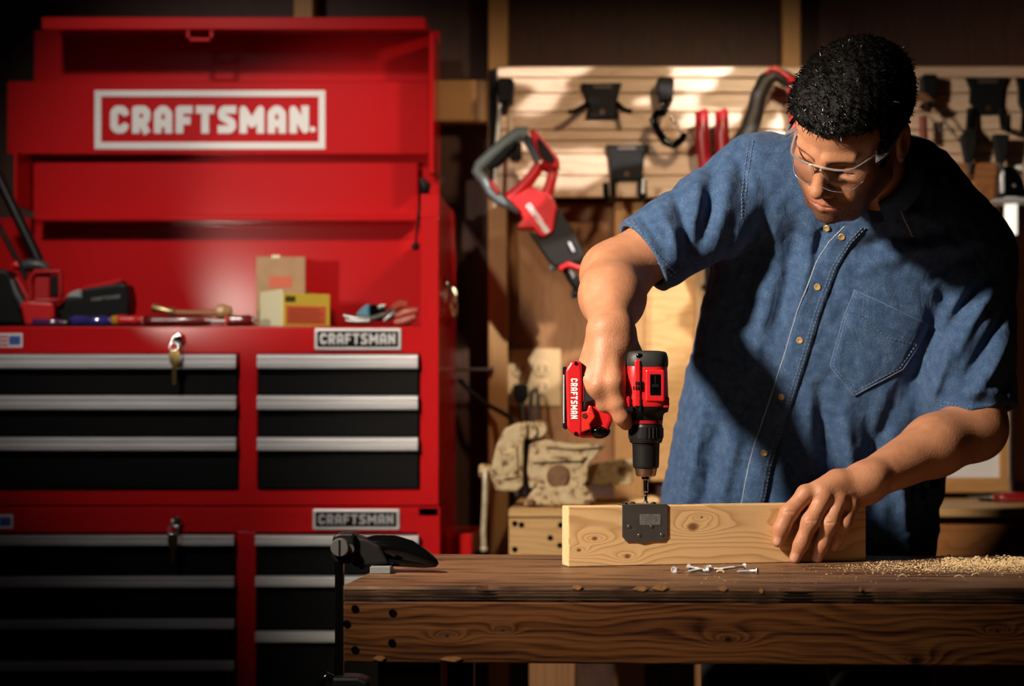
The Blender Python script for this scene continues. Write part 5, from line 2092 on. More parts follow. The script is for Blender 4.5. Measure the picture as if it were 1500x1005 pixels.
# cloth folds: (outline in the frame at about 3.27 m, width m, height m; + ridge, - valley)
FOLDS = [
    ([(1092, 300), (1072, 380), (1050, 470)], .012, .006), ([(1118, 300), (1104, 400), (1080, 500)], .011, -.006), ([(1140, 300), (1132, 400), (1112, 500), (1088, 620)], .013, .006),
    ([(1166, 320), (1156, 400), (1136, 500)], .010, -.006), ([(1188, 345), (1180, 400), (1166, 470)], .009, .006), ([(1199, 338), (1193, 380)], .007, -.007),
    ([(1262, 345), (1305, 320), (1350, 322)], .011, .006), ([(1240, 372), (1300, 352), (1380, 345)], .011, -.006), ([(1255, 400), (1320, 375), (1400, 362)], .012, .006), ([(1350, 420), (1390, 385), (1425, 372)], .011, -.006),
    ([(1376, 440), (1340, 540), (1296, 640), (1280, 720)], .013, -.016), ([(1352, 500), (1322, 580), (1300, 640)], .011, .012), ([(1395, 470), (1372, 540), (1355, 610)], .011, .012),
    ([(1206, 570), (1212, 640), (1226, 720), (1228, 790)], .012, -.015), ([(1186, 560), (1184, 640), (1190, 720)], .013, .008), ([(1240, 600), (1250, 680), (1262, 760)], .012, .010),
    ([(1274, 600), (1284, 690), (1290, 770)], .012, -.012), ([(1310, 660), (1330, 720), (1340, 790)], .012, .010), ([(1160, 600), (1140, 700), (1130, 800)], .012, -.007),
    ([(1040, 560), (1022, 660), (1000, 790)], .013, .008), ([(1062, 600), (1046, 700), (1030, 800)], .012, -.008), ([(1090, 600), (1070, 700), (1050, 800)], .012, .007),
    # right sleeve
    ([(958, 300), (982, 350), (992, 384)], .009, .008), ([(984, 284), (1002, 340), (1006, 382)], .010, -.013), ([(1018, 262), (1020, 310), (1014, 340)], .011, .009), ([(1046, 246), (1036, 310), (1014, 386)], .012, -.012),
    ([(1066, 240), (1058, 310), (1046, 372)], .013, .008), ([(1074, 236), (1096, 290)], .009, -.006), ([(936, 320), (968, 372)], .007, -.006),
    # left sleeve
    ([(1462, 412), (1420, 470), (1384, 540)], .010, .010), ([(1448, 402), (1404, 450), (1372, 510)], .010, -.012), ([(1474, 450), (1436, 510), (1392, 580)], .010, -.011), ([(1478, 490), (1448, 540), (1408, 590)], .011, .010),
    ([(1482, 540), (1460, 580)], .010, -.007), ([(1420, 392), (1400, 440), (1388, 470)], .009, .006), ([(1376, 560), (1420, 574), (1470, 580)], .008, .006), ([(1372, 580), (1420, 590), (1472, 598)], .006, -.005),
]
FS = [(W2(c), w_, h_) for c, w_, h_ in FOLDS]


def folds(p):
    q = p[:, (0, 2)]
    tot = np.zeros(len(p))
    for pts, w_, h_ in FS:
        lo, hi = pts.min(0) - 3 * w_, pts.max(0) + 3 * w_
        m_ = ((q > lo) & (q < hi)).all(1)
        if not m_.any():
            continue
        qq = q[m_]
        L_ = np.r_[0, np.cumsum(np.linalg.norm(np.diff(pts, axis=0), axis=1))]
        best = np.full(len(qq), 9.0)
        tt = np.zeros(len(qq))
        for i in range(len(pts) - 1):
            ba = pts[i + 1] - pts[i]
            h = np.clip((qq - pts[i]) @ ba / (ba @ ba), 0, 1)
            dd = np.linalg.norm(qq - pts[i] - h[:, None] * ba, axis=1)
            b_ = dd < best
            best = np.where(b_, dd, best)
            tt = np.where(b_, (L_[i] + h * (L_[i + 1] - L_[i])) / L_[-1], tt)
        env = np.sin(np.clip(tt, .04, .96) * PI) ** .6
        tot[m_] += h_ * env * np.exp(-(best / w_) ** 2)
    # fine irregular creasing
    x, y, z = p[:, 0], p[:, 1], p[:, 2]
    tot += .0013 * np.sin(61 * x + 23 * z + 3 * np.sin(31 * z + 17 * y)) * np.sin(19 * z - 37 * x + 2 * np.sin(43 * x))
    tot += .0007 * np.sin(143 * x + 71 * z + 2.5 * np.sin(67 * z)) * np.sin(97 * z - 51 * x)
    return tot


def sleeve(p, a, b, ra, rb, n_, cut):
    d = seg(p, a, b, ra, rb)
    return d


def shirt_outer(p):
    d = torso_sdf(p)
    # yoke and shoulders
    d = smin(d, seg(p, neck0 + np.array([-.02, .03, -.03]), A(P(1115, 268, 3.295)), .060, .072), .04)
    d = smin(d, seg(p, neck0 + np.array([.03, .04, -.035]), A(P(1405, 372, 3.335)), .062, .080), .05)
    sr = seg(p, A(P(1112, 270, 3.29)), cufR - axR * .05, .078, .061)
    sl = seg(p, A(P(1412, 385, 3.335)), cufL - axL * .05, .084, .0665)
    d = smin(d, sr, .030)
    d = smin(d, sl, .022)
    return d


def shirt_sdf(p):
    d = shirt_outer(p) - folds(p)
    # cuffs: cut square and hollowed
    cr = -((p - cufR) @ nR)
    clf = -((p - cufL) @ nL)
    nearR = nrm(p - (cufR - axR * .06)) - .14
    nearL = nrm(p - (cufL - axL * .06)) - .13
    d = np.where(nearR < 0, smax(d, cr, .003), d)
    d = np.where(nearL < 0, smax(d, clf, .003), d)
    d = smax(d, -seg(p, cufR - axR * .1, cufR + axR * .035, .0565, .052), .003)
    d = smax(d, -seg(p, cufL - axL * .1, cufL + axL * .035, .060, .055), .003)
    d = smax(d, .745 - p[:, 2], .004)
    # neck opening
    up = hl((0, -.02, -.02))
    nd = (up - neck0) / np.linalg.norm(up - neck0)
    d = smax(d, -seg(p, neck0 + nd * .045, neck0 + nd * .20, .058, .075), .006)
    return d


# ---- skin ----------------------------------------------------------------
def body_sdf(p):
    d = within(p, HC + np.array([.03, .06, -.03]), .26, head_sdf)
    d = smin(d, within(p, (shR + RM[0]) / 2, np.linalg.norm(shR - RM[0]) / 2 + .14, lambda q: smin(arm_r(q), hand_r(q), .012)), .01)
    d = smin(d, within(p, (elL + LM[0]) / 2 + np.array([0, 0, .08]), .42, lambda q: smin(arm_l(q), hand_l(q), .012)), .01)
    core = torso_sdf(p, -.045)
    core = smin(core, seg(p, neck0 + np.array([0, .10, -.10]), shR, .06, .05), .03)
    core = smin(core, seg(p, neck0 + np.array([0, .10, -.10]), shL, .06, .05), .03)
    return smin(d, core, .012)


man = thing('person', 'man in short-sleeved blue denim shirt and clear safety glasses bending over the drill', 'person', (0.33, 0.50, 0.0))
bp_, bq = sdf_mesh(body_sdf, (-.10, -.16, .80), (.72, .66, 1.80), .0021)
hq = (bp_ - HC) @ HR
inh = nrm(bp_ - HC) < .2


def gauss(v, c, s):
    v = (v - np.asarray(c, float)) / np.asarray(s, float)
    return np.exp(-(v * v).sum(1))


ax_ = np.stack([np.abs(hq[:, 0]), hq[:, 1], hq[:, 2]], 1)
# beard shadow: lower face below a line from the ear to under the nose
low = 1 / (1 + np.exp((hq[:, 2] + .052 - .30 * np.clip(ax_[:, 0] - .030, 0, 1) * 1.9) / .006))
fr_m = 1 / (1 + np.exp(-(hq[:, 1] - .0) / .01)) * (hq[:, 2] > -.135)
lipm = np.clip(gauss(ax_, (.0, .098, -.0705), (.024, .014, .0085)) * 1.4, 0, 1)
beard = np.clip(low * fr_m, 0, 1) * inh * (1 - lipm)
beard *= np.clip(1 - 1.0 * gauss(ax_, (.028, .085, -.050), (.012, .03, .012)), 0, 1)
brow = np.zeros(len(bp_))
m_ = inh & (hq[:, 1] > .05)
bx_ = ax_[:, 0]
brow[m_] = (np.exp(-((hq[m_, 2] - (.0118 + .10 * (bx_[m_] - .012) - 2.6 * (bx_[m_] - .012) ** 2)) / .0042) ** 4) * (bx_[m_] > .009) * (bx_[m_] < .048))
lash = np.where(inh & (hq[:, 1] > .06), np.exp(-(((hq[:, 2] + .0098) / .0022) ** 2)) * (bx_ > .017) * (bx_ < .046), 0)
nail = np.zeros(len(bp_))
for i in range(4):
    pts = lf_pts(i)
    dv = pts[3] - pts[2]
    dv = dv / np.linalg.norm(dv)
    c_ = pts[3] + np.array([-.001, -.0072, .0005])
    v = bp_ - c_
    al = v @ dv
    sd_ = np.cross(dv, np.array([0, -1, 0]))
    sd_ /= np.linalg.norm(sd_)
    la = v @ sd_
    nail = np.maximum(nail, ((np.abs(al) / .0068) ** 4 + (np.abs(la) / .0060) ** 4 < 1) * (v[:, 1] < .006))
skin = bpy.data.materials.new('skin')
skin.use_nodes = True
nt = skin.node_tree
N_, K_ = nt.nodes, nt.links
pb = N_['Principled BSDF']
pb.inputs['Roughness'].default_value = 0.52
pb.inputs['Subsurface Weight'].default_value = 0.12
pb.inputs['Subsurface Radius'].default_value = (0.010, 0.004, 0.002)
pb.inputs['Subsurface Scale'].default_value = 0.5
tc = N_.new('ShaderNodeTexCoord')


def tex(scale, detail):
    n = N_.new('ShaderNodeTexNoise')
    n.inputs['Scale'].default_value = scale
    n.inputs['Detail'].default_value = detail
    K_.new(tc.outputs['Object'], n.inputs['Vector'])
    return n.outputs['Fac']


def mixc(fac, a, bcol, f=None):
    n = N_.new('ShaderNodeMix')
    n.data_type = 'RGBA'
    if isinstance(fac, float):
        n.inputs['Factor'].default_value = fac
    else:
        K_.new(fac, n.inputs['Factor'])
    for s_, c in (('A', a), ('B', bcol)):
        if isinstance(c, tuple):
            n.inputs[s_].default_value = (*c, 1)
        else:
            K_.new(c, n.inputs[s_])
    return n.outputs['Result']


def attr(nm, k=1.0):
    n = N_.new('ShaderNodeAttribute')
    n.attribute_name = nm
    mm = N_.new('ShaderNodeMath')
    mm.operation = 'MULTIPLY'
    mm.inputs[1].default_value = k
    K_.new(n.outputs['Fac'], mm.inputs[0])
    return mm.outputs[0]


mr = N_.new('ShaderNodeMapRange')
mr.inputs[1].default_value, mr.inputs[2].default_value = .3, .7
K_.new(tex(45, 5), mr.inputs[0])
base = mixc(mr.outputs[0], (0.46, 0.195, 0.100), (0.56, 0.260, 0.140))
sp_ = N_.new('ShaderNodeMapRange')
sp_.inputs[1].default_value, sp_.inputs[2].default_value = .42, .62
sp_.inputs[3].default_value, sp_.inputs[4].default_value = .55, 1
K_.new(tex(700, 2), sp_.inputs[0])
bm_ = N_.new('ShaderNodeMath')
bm_.operation = 'MULTIPLY'
K_.new(attr('beard', 1.0), bm_.inputs[0])
K_.new(sp_.outputs[0], bm_.inputs[1])
base = mixc(bm_.outputs[0], base, (0.045, 0.020, 0.010))
base = mixc(attr('lips', .65), base, (0.42, 0.13, 0.095))
base = mixc(attr('brow', .8), base, (0.012, 0.007, 0.005))
base = mixc(attr('nail', .55), base, (0.68, 0.40, 0.30))
K_.new(base, pb.inputs['Base Color'])
bp2 = N_.new('ShaderNodeBump')
bp2.inputs['Strength'].default_value = 0.4
bp2.inputs['Distance'].default_value = 0.0015
K_.new(tex(300, 6), bp2.inputs['Height'])
K_.new(bp2.outputs[0], pb.inputs['Normal'])
body = np_mesh('body', bp_, bq, skin, man, {'beard': beard, 'lips': lipm * inh, 'brow': np.clip(brow + lash * .9, 0, 1), 'nail': nail.astype(float)})

# ---- hair: a short dark cap with tufts -------------------------------------
hair_m = mat('hair_black', (0.003, 0.0025, 0.0022), 0.6, bump=.8, bscale=500, spec=.3)


def hairline(q):
    """positive inside the hair-bearing part of the scalp (head frame)"""
    x, f_, u = np.abs(q[:, 0]), q[:, 1], q[:, 2]
    front = u - (.058 + .30 * (f_ - .06) - 2.2 * np.clip(x - .045, 0, 1)) # forehead line
    side = -(f_ - .046 + .5 * (x - .07)) + 0 * u
    d_ = np.where(f_ > .035, u - .062 + .16 * np.clip(.07 - x, 0, .07) - .10 * (x > .03) * (x - .03), 9)
    temple = np.minimum(.040 - f_ + .55 * np.clip(u, -.02, .1), u + .034 + np.clip(-f_ - .0, 0, 1) * 1.1)
    burn = np.minimum.reduce([.022 - np.abs(f_ - .022), u + .036, .03 - u])
    return np.maximum(np.minimum(d_, 1) * (f_ > .035) + (f_ <= .035) * np.minimum(temple, 1), burn)


def hair_sdf(p):
    q = (p - HC) @ HR
    d = ell(q, (0, -.012, .036), (.0745, .099, .080))
    d = smin(d, ell(q, (0, .030, .046), (.066, .064, .050)), .02)
    d = smin(d, ell(q, (0, .032, -.022), (.059, .060, .074)), .025)
    x, f_, u = np.abs(q[:, 0]), q[:, 1], q[:, 2]
    th = .006 + .013 * np.clip((u - .02) / .08, 0, 1)
    wob = .0007 * np.sin(150 * q[:, 0] + 60 * f_ + 2 * np.sin(90 * u)) * np.sin(130 * f_ + 50 * u) + .0009 * np.sin(310 * q[:, 0] - 200 * u) * np.sin(290 * f_)
    d = d - th - wob
    # limits: forehead line, temples, round the ear, nape
    line = .0640 - .10 * np.clip(.055 - x, 0, 1) * .3
    cutf = np.where(f_ > .03, line - u + .003 * np.sin(160 * q[:, 0]) + .0, -1)
    tem = np.where(f_ <= .03, (-.030 - .8 * np.clip(-.0 - f_, 0, .06)) - u, -1)
    edge = np.where(f_ > .03, cutf, tem)
    bl_ = np.clip((f_ - .034) / .012, 0, 1)
    low_ = (1 - bl_) * (-.032 - .75 * np.clip(-f_, 0, .06)) + bl_ * line
    d = smax(d, low_ - u, .006)
    ear = ell(np.stack([x, f_, u], 1), (.080, -.016, -.006), (.030, .022, .034))
    return smax(d, -ear, .004)


hp_, hq_ = sdf_mesh(lambda p: within(p, HC, .19, hair_sdf), HC - .19, HC + .19, .0026, newton=1)
hair = np_mesh('hair', hp_, hq_, hair_m, man)
# tufts growing off the cap
rngh = np.random.default_rng(5)
tri = hq_[rngh.integers(0, len(hq_), 8000)]
cen = hp_[tri].mean(1)
nn = np.cross(hp_[tri[:, 1]] - hp_[tri[:, 0]], hp_[tri[:, 2]] - hp_[tri[:, 0]])
nn /= np.maximum(np.linalg.norm(nn, axis=1), 1e-9)[:, None]
q = (cen - HC) @ HR
okk = ((cen - HC) * nn).sum(1) > 0
q, cen, nn = q[okk], cen[okk], nn[okk]
fwd = HR @ np.array([.15, .8, -.1])
vv, ff = [], []
for c, n_, qq in zip(cen, nn, q):
    top = np.clip((qq[2] - .01) / .07, 0.15, 1)
    ln = rngh.uniform(.005, .012) * (.45 + .75 * top)
    dirv = n_ * rngh.uniform(.05, .30) + fwd * rngh.uniform(.3, .9) + rngh.normal(0, .30, 3)
    if qq[2] < .02:
        dirv = n_ * .15 - HR @ np.array([0, .2, .9])
    dirv -= n_ * min(0, dirv @ n_) * 1.05
    dirv /= np.linalg.norm(dirv)
    sd_ = np.cross(dirv, n_)
    sd_ /= np.linalg.norm(sd_) + 1e-9
    w_ = rngh.uniform(.0004, .0010)
    b0 = c - n_ * .0012
    mid = b0 + dirv * ln * .55 + n_ * .0022 * top
    e_ = b0 + dirv * ln + n_ * .0006
    k = len(vv)
    vv += [b0 - sd_ * w_, b0 + sd_ * w_, mid + sd_ * w_ * .8, mid - sd_ * w_ * .8, e_, b0 + n_ * w_ * 1.2, mid + n_ * w_]
    ff += [(k, k + 1, k + 2, k + 3), (k + 3, k + 2, k + 4), (k, k + 5, k + 6, k + 3), (k + 5, k + 1, k + 2, k + 6), (k + 3, k + 6, k + 4), (k + 6, k + 2, k + 4)]
mh = MB()
mh.v = [Vector(v) for v in vv]
mh.f = ff
mh.sm = [True] * len(ff)
ho = mh.build('hair_strands', mat('hair_strand', (0.0045, 0.0038, 0.0035), 0.26, spec=.4), hair)
tag(ho, kind='stuff')

# ---- shirt --------------------------------------------------------------------
denim = bpy.data.materials.new('denim')
denim.use_nodes = True
nt = denim.node_tree
N_, K_ = nt.nodes, nt.links
pb = N_['Principled BSDF']
pb.inputs['Roughness'].default_value = 0.85
pb.inputs['Sheen Weight'].default_value = 0.12
pb.inputs['Specular IOR Level'].default_value = 0.15
tc = N_.new('ShaderNodeTexCoord')
mr = N_.new('ShaderNodeMapRange')
mr.inputs[1].default_value, mr.inputs[2].default_value = .32, .68
K_.new(tex(70, 8), mr.inputs[0])
c1 = mixc(mr.outputs[0], (0.046, 0.096, 0.205), (0.112, 0.195, 0.350))
mr2 = N_.new('ShaderNodeMapRange')
mr2.inputs[1].default_value, mr2.inputs[2].default_value = .40, .62
K_.new(tex(900, 2), mr2.inputs[0])
c2 = mixc(mr2.outputs[0], (0.030, 0.066, 0.150), c1)
K_.new(c2, pb.inputs['Base Color'])
b1 = N_.new('ShaderNodeBump')
b1.inputs['Strength'].default_value = 0.30
b1.inputs['Distance'].default_value = 0.0012
K_.new(tex(800, 3), b1.inputs['Height'])
b2 = N_.new('ShaderNodeBump')
b2.inputs['Strength'].default_value = 0.45
b2.inputs['Distance'].default_value = 0.010
mpn = N_.new('ShaderNodeMapping')
mpn.inputs['Scale'].default_value = (1.0, 1.0, .45)
mpn.inputs['Rotation'].default_value = (0, .3, 0)
K_.new(tc.outputs['Object'], mpn.inputs[0])
wn = N_.new('ShaderNodeTexNoise')
wn.inputs['Scale'].default_value = 26
wn.inputs['Detail'].default_value = 4
wn.inputs['Distortion'].default_value = 0.8
K_.new(mpn.outputs[0], wn.inputs['Vector'])
K_.new(wn.outputs['Fac'], b2.inputs['Height'])
K_.new(b1.outputs[0], b2.inputs['Normal'])
K_.new(b2.outputs[0], pb.inputs['Normal'])

sp2, sq2 = sdf_mesh(shirt_sdf, (-.02, .0, .66), (.82, .72, 1.72), .0030)
shirt = np_mesh('shirt', sp2, sq2, denim, man)
bvh = BVHTree.FromPolygons([Vector(v) for v in sp2], [tuple(int(i) for i in f) for f in sq2])


def on_shirt(px, py, lift=0.0):
    d = (P(px, py, 3.0) - CAM).normalized()
    hit, n_, _, _ = bvh.ray_cast(CAM, d)
    if hit is None:
        return None, None
    if n_.dot(d) > 0:
        n_ = -n_
    return hit + n_ * lift, n_


def resample(pts, step):
    out = []
    for i in range(len(pts) - 1):
        a, b = Vector(pts[i]), Vector(pts[i + 1])
        k = max(1, int((b - a).length / step))
        out += [a.lerp(b, j / k) for j in range(k)]
    return out + [Vector(pts[-1])]


def strip(mb, left, right, lift, step=4.0, rows=4):
    """cloth strip lying on the shirt between two outlines"""
    n = max(8, int(max(sum((Vector(a) - Vector(b)).length for a, b in zip(left, left[1:])), 10) / step))

    def at(pts, t):
        ls = [0]
        for a, b in zip(pts, pts[1:]):
            ls.append(ls[-1] + (Vector(a) - Vector(b)).length)
        s = t * ls[-1]
        for i in range(len(pts) - 1):
            if s <= ls[i + 1] + 1e-9:
                return Vector(pts[i]).lerp(Vector(pts[i + 1]), (s - ls[i]) / max(ls[i + 1] - ls[i], 1e-9))
        return Vector(pts[-1])
    grid = []
    for i in range(n + 1):
        a, b = at(left, i / n), at(right, i / n)
        row = []
        for j in range(rows + 1):
            q = a.lerp(b, j / rows)
            h, n_ = on_shirt(q.x, q.y)
            if h is None:
                return
            row.append((h, n_))
        grid.append(row)
    vs = []
    for r_ in grid:
        vs.append(r_[0][0] - r_[0][1] * .002)
        for j, (h, n_) in enumerate(r_):
            vs.append(h + n_ * lift)
        vs.append(r_[-1][0] - r_[-1][1] * .002)
    w_ = rows + 3
    fs = [(i * w_ + j, i * w_ + j + 1, (i + 1) * w_ + j + 1, (i + 1) * w_ + j) for i in range(n) for j in range(w_ - 1)]
    mb.add(vs, fs, True)


def stitch(mb, pts, lift, dash=3.2, gap=2.2, r=.0006):
    q = resample(pts, .8)
    acc, i = 0.0, 0
    while i < len(q) - 1:
        j = i
        ln = 0
        while j < len(q) - 1 and ln < dash:
            ln += (q[j + 1] - q[j]).length
            j += 1
        a, n1 = on_shirt(q[i].x, q[i].y, lift)
        b, n2 = on_shirt(q[j].x, q[j].y, lift)
        if a is not None and b is not None and (a - b).length < .012:
            mb.tube([a, b], r, 4, caps=False)
        ln = 0
        while j < len(q) - 1 and ln < gap:
            ln += (q[j + 1] - q[j]).length
            j += 1
        i = j


pl_l = [(1237, 330), (1216, 352), (1193, 388), (1168, 455), (1150, 516), (1129, 581), (1107, 645), (1097, 680), (1085, 742), (1072, 830)]
pl_r = [(1268, 334), (1250, 356), (1229, 392), (1203, 460), (1185, 521), (1164, 586), (1142, 650), (1132, 686), (1120, 748), (1107, 836)]
thread = mat('pale_thread', (0.20, 0.27, 0.38), .8)
edge_m = mat('pale_edge', (0.42, 0.48, 0.56), .85)  # wear along the placket; on the collar it stands in for light
m = MB()
strip(m, pl_l, pl_r, .0024)
plk = m.build('placket', denim, shirt)
m = MB()
stitch(m, [(x + 31, y + 3) for x, y in pl_l], .0028)
stitch(m, [(x + 26, y + 3) for x, y in pl_l], .0028)
# pocket
pk = [(1252, 424), (1357, 474), (1352, 500), (1296, 560), (1250, 580), (1216, 536), (1232, 476)]
pm = MB()
strip(pm, [(1252, 424), (1234, 470), (1216, 536), (1250, 579)], [(1357, 474), (1346, 502), (1322, 540), (1251, 580)], .0032, rows=10)
pm.build('pocket', denim, shirt)
pm = MB()
strip(pm, [(1252, 424), (1246, 442), (1243, 455)], [(1357, 474), (1352, 488), (1346, 500)], .0052, rows=10, step=3)
pm.build('pocket_hem', denim, shirt)
stitch(m, [(1256, 428), (1238, 472), (1221, 535), (1251, 574), (1318, 538), (1342, 502)], .0032)
stitch(m, [(1244, 452), (1280, 478), (1300, 494), (1340, 503)], .0044)
# shoulder seam, hems of the sleeves
stitch(m, [(1098, 206), (1092, 240), (1086, 285), (1086, 320)], .0012)
stitch(m, [(1104, 206), (1098, 240), (1092, 285)], .0012)
stitch(m, [(918, 322), (938, 350), (958, 378), (984, 404)], .0012)
stitch(m, [(922, 318), (943, 346), (964, 374), (990, 400)], .0012)
stitch(m, [(1372, 592), (1400, 600), (1440, 612), (1478, 618)], .0012)
stitch(m, [(1372, 586), (1400, 594), (1440, 606), (1478, 612)], .0012)
tag(m.build('stitching', thread, shirt), kind='stuff')
m = MB()
q = [on_shirt(p.x, p.y, .0028)[0] for p in resample([(1252, 424), (1234, 472), (1216, 536), (1251, 579), (1322, 540), (1346, 502), (1357, 474), (1252, 424)], 4)]
m.tube([a for a in q if a is not None], .0009, 6)
m.build('pocket_edge', mat('soft_edge', (0.15, 0.22, 0.36), .85), shirt)
m = MB()
for pts in ([(x + .5, y) for x, y in pl_l],):
    q = [on_shirt(p.x, p.y, .0022)[0] for p in resample(pts, 5)]
    q = [a for a in q if a is not None]
    m.tube(q, .0009, 6)
m.build('pale_edge', edge_m, shirt)
# buttons
btn = mat('horn_button', (0.50, 0.33, 0.13), .25, coat=.4)
for (px, py) in ((1212, 333), (1233, 346), (1198, 420), (1172, 498), (1145, 581), (1120, 663)):
    c, n_ = on_shirt(px, py, .0026)
    if c is None:
        continue
    q = MB()
    q.lathe([(0, .0006), (.0022, .0006), (.0032, .0013), (.0048, .0016), (.0055, .0009), (.0055, -.001)], c, n_, 18)
    q.build('button', btn, shirt)
# collar: stand and folded leaf round the neck
nk_up = (Vector(hl((0, -.03, -.05))) - Vector(neck0)).normalized()
NC = Vector(neck0) + nk_up * .042
e1 = Vector((1, 0, 0))
e1 = (e1 - nk_up * e1.dot(nk_up)).normalized()
e2 = nk_up.cross(e1)       # points to the back
ncol = 44
vs, fs = [], []
for i in range(ncol + 1):
    t = i / ncol
    a = math.radians(-82 + t * 344)       # from the throat round the back to the throat
    rad = e1 * math.cos(a) + e2 * math.sin(a)
    fr = abs(t - .5) * 2
    ctr = NC + nk_up * (.018 - .016 * fr)
    vs += [NC - nk_up * .03 + rad * .0585, ctr + rad * .0605, ctr + rad * .0655 + nk_up * .002, NC - nk_up * .005 + rad * (.078 - .008 * fr), NC - nk_up * .035 + rad * .078]
for i in range(ncol):
    for j in range(4):
        a = i * 5 + j
        fs.append((a, a + 1, a + 6, a + 5))
m = MB()
m.add(vs, fs, True)
m.build('collar_stand', denim, shirt)
for side, inner, outer in ((0, [(1264, 322), (1276, 308), (1290, 290), (1315, 258), (1335, 225), (1345, 192)], [(1276, 350), (1338, 347), (1325, 318), (1332, 285), (1354, 245), (1368, 200)]),
                           (1, [(1214, 325), (1206, 300), (1196, 270), (1190, 250)], [(1197, 335), (1186, 310), (1178, 285), (1172, 255)])):
    m = MB()
    strip(m, inner, outer, (.0055, .0025)[side], rows=8)
    if m.v:
        m.build('collar_leaf', denim, shirt)
m = MB()
q = [on_shirt(p.x, p.y, .006)[0] for p in resample([(1315, 304), (1325, 320), (1338, 347)], 4)]
m.tube([a for a in q if a is not None], .0011, 6)
m.build('collar_edge', edge_m, shirt)  # pale line paints the light on the leaf's front edge

# ---- trousers and shoes behind the bench ---------------------------------------
hipL, hipR = np.array([.445, .53, .80]), np.array([.245, .52, .80])
knL, knR = np.array([.47, .50, .48]), np.array([.22, .46, .48])
anL, anR = np.array([.48, .56, .10]), np.array([.21, .53, .10])


def trousers(p):
    d = seg(p, hipL + np.array([-.035, 0, .06]), hipR + np.array([.035, 0, .06]), .125, .125)
    d = smin(d, chain(p, [hipL, knL, anL], [.098, .072, .064], .02), .04)
    d = smin(d, chain(p, [hipR, knR, anR], [.098, .072, .064], .02), .04)
    d = smax(d, .06 - p[:, 2], .004)
    return smax(d, p[:, 2] - .90, .01)


jp, jq = sdf_mesh(trousers, (.0, .32, .03), (.68, .76, .96), .008, newton=1)
np_mesh('trousers', jp, jq, mat('dark_trousers', (0.003, 0.0035, 0.005), .85, bump=.3, bscale=700), man)
for an in (anL, anR):
    def shoe(p, an=an):
        d = chain(p, [an + np.array([0, .05, -.055]), an + np.array([0, -.06, -.055]), an + np.array([0, -.15, -.066])], [.048, .046, .036], .02)
        d = smin(d, seg(p, an, an + np.array([0, 0, -.03]), .05, .05), .03)
        return smax(d, .002 - p[:, 2], .004)
    jp, jq = sdf_mesh(shoe, an - np.array([.09, .24, .10]), an + np.array([.09, .14, .08]), .008, newton=1)
    np_mesh('shoe', jp, jq, mat('shoe_leather', (0.06, 0.03, 0.015), .5), man)

# ---- safety glasses ---------------------------------------------------------------
clear = bpy.data.materials.new('clear_lens')
clear.use_nodes = True
nt = clear.node_tree
nt.nodes.clear()
o_ = nt.nodes.new('ShaderNodeOutputMaterial')
tr_ = nt.nodes.new('ShaderNodeBsdfTransparent')
tr_.inputs[0].default_value = (0.88, 0.88, 0.92, 1)
gl_ = nt.nodes.new('ShaderNodeBsdfGlossy')
gl_.inputs['Roughness'].default_value = 0.06
lw_ = nt.nodes.new('ShaderNodeLayerWeight')
pw_ = nt.nodes.new('ShaderNodeMath')
pw_.operation = 'POWER'
pw_.inputs[1].default_value = 3.0
nt.links.new(lw_.outputs['Facing'], pw_.inputs[0])
fz = nt.nodes.new('ShaderNodeMath')
fz.operation = 'MULTIPLY_ADD'
fz.inputs[1].default_value = 0.6
fz.inputs[2].default_value = 0.05
nt.links.new(pw_.outputs[0], fz.inputs[0])
mx_ = nt.nodes.new('ShaderNodeMixShader')
nt.links.new(fz.outputs[0], mx_.inputs[0])
nt.links.new(tr_.outputs[0], mx_.inputs[1])
nt.links.new(gl_.outputs[0], mx_.inputs[2])
nt.links.new(mx_.outputs[0], o_.inputs[0])
frame_m = bpy.data.materials.new('clear_frame')
frame_m.use_nodes = True
pb = frame_m.node_tree.nodes['Principled BSDF']
pb.inputs['Base Color'].default_value = (0.85, 0.85, 0.88, 1)
pb.inputs['Transmission Weight'].default_value = 0.8
pb.inputs['Roughness'].default_value = 0.08
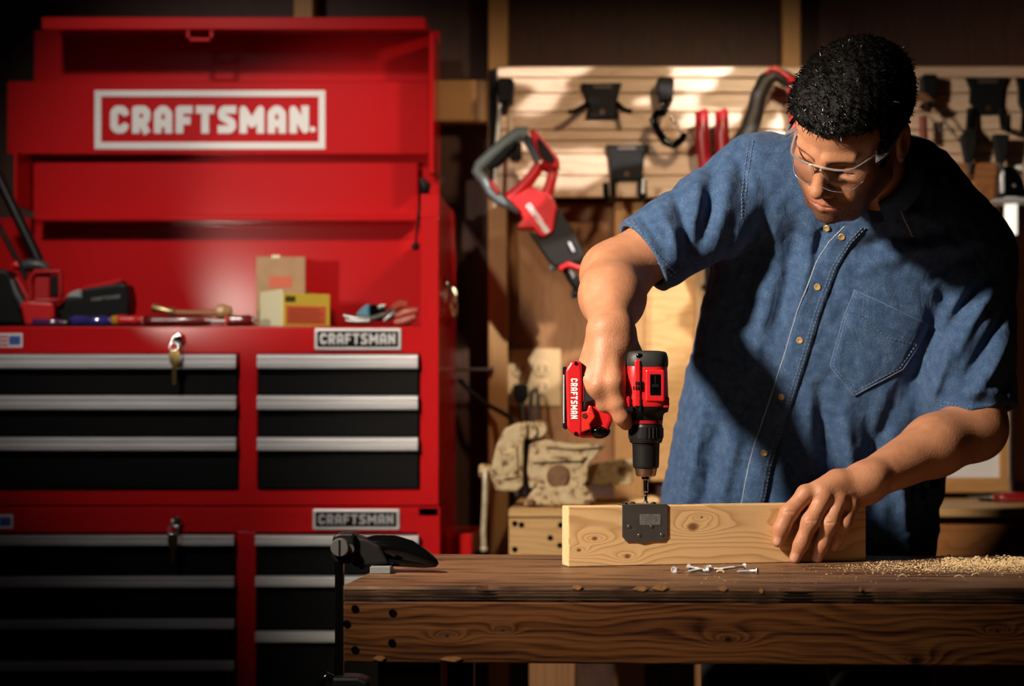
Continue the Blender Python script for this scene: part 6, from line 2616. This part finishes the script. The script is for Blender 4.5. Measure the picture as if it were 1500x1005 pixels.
pb.inputs['IOR'].default_value = 1.49
gg = thing('safety_glasses', 'clear wraparound safety glasses worn low on the nose of the man', 'glasses', Vector(hl((0, .105, -.004))))


def G(x, f_, u):
    return Vector(hl((x, f_, u + .006)))


def wrap(x):
    """forward position of the wraparound front at a sideways offset"""
    return .116 - 7.2 * x * x - 90 * max(0, abs(x) - .045) ** 2


for s in (-1, 1):
    m = MB()
    na, nb_ = 16, 8
    vs, fs = [], []
    for i in range(na + 1):
        t = i / na
        x = .008 + .060 * t
        up_ = .008 + .002 * math.sin(PI * t) - .006 * t ** 3
        dn = -.014 - .024 * math.sin(PI * min(1, .16 + t * .84)) ** .7
        for j in range(nb_ + 1):
            u = up_ + (dn - up_) * j / nb_
            vs.append(G(s * x, wrap(x) - 1.6 * (u + .010) ** 2 * 6, u))
    for i in range(na):
        for j in range(nb_):
            a = i * (nb_ + 1) + j
            fs.append((a, a + 1, a + nb_ + 2, a + nb_ + 1))
    m.add(vs, fs, True)
    m.build('lens', clear, gg)
    m = MB()
    bot = [vs[i * (nb_ + 1) + nb_] for i in range(na + 1)]
    m.tube(bot, .0007, 6)
    m.build('lens_rim', frame_m, gg)
m = MB()
xs = [-.068 + .136 * i / 32 for i in range(33)]
m.tube([G(x, wrap(x) + .0005, .0085 + .002 * math.cos(x * 60)) for x in xs], .0018, 8)
for s in (-1, 1):
    m.tube([G(s * .007, .114, .004), G(s * .009, .106, -.010), G(s * .0125, .100, -.022)], [.002, .0026, .0018], 8)
m.build('brow_bar', frame_m, gg)
for s in (-1, 1):
    m = MB()
    m.tube([G(s * .066, wrap(.066) + .001, .010), G(s * .074, .064, .010), G(s * .0795, .045, .010)], [.0035, .0058, .0040], 10)
    m.build('hinge', frame_m, gg)
    m = MB()
    m.tube([G(s * .0790, .046, .010), G(s * .0800, .020, .014), G(s * .0790, -.015, .024), G(s * .0790, -.035, .012)], [.0036, .0028, .0026, .0022], 8)
    m.build('temple_arm', black_gloss if s < 0 else frame_m, gg)
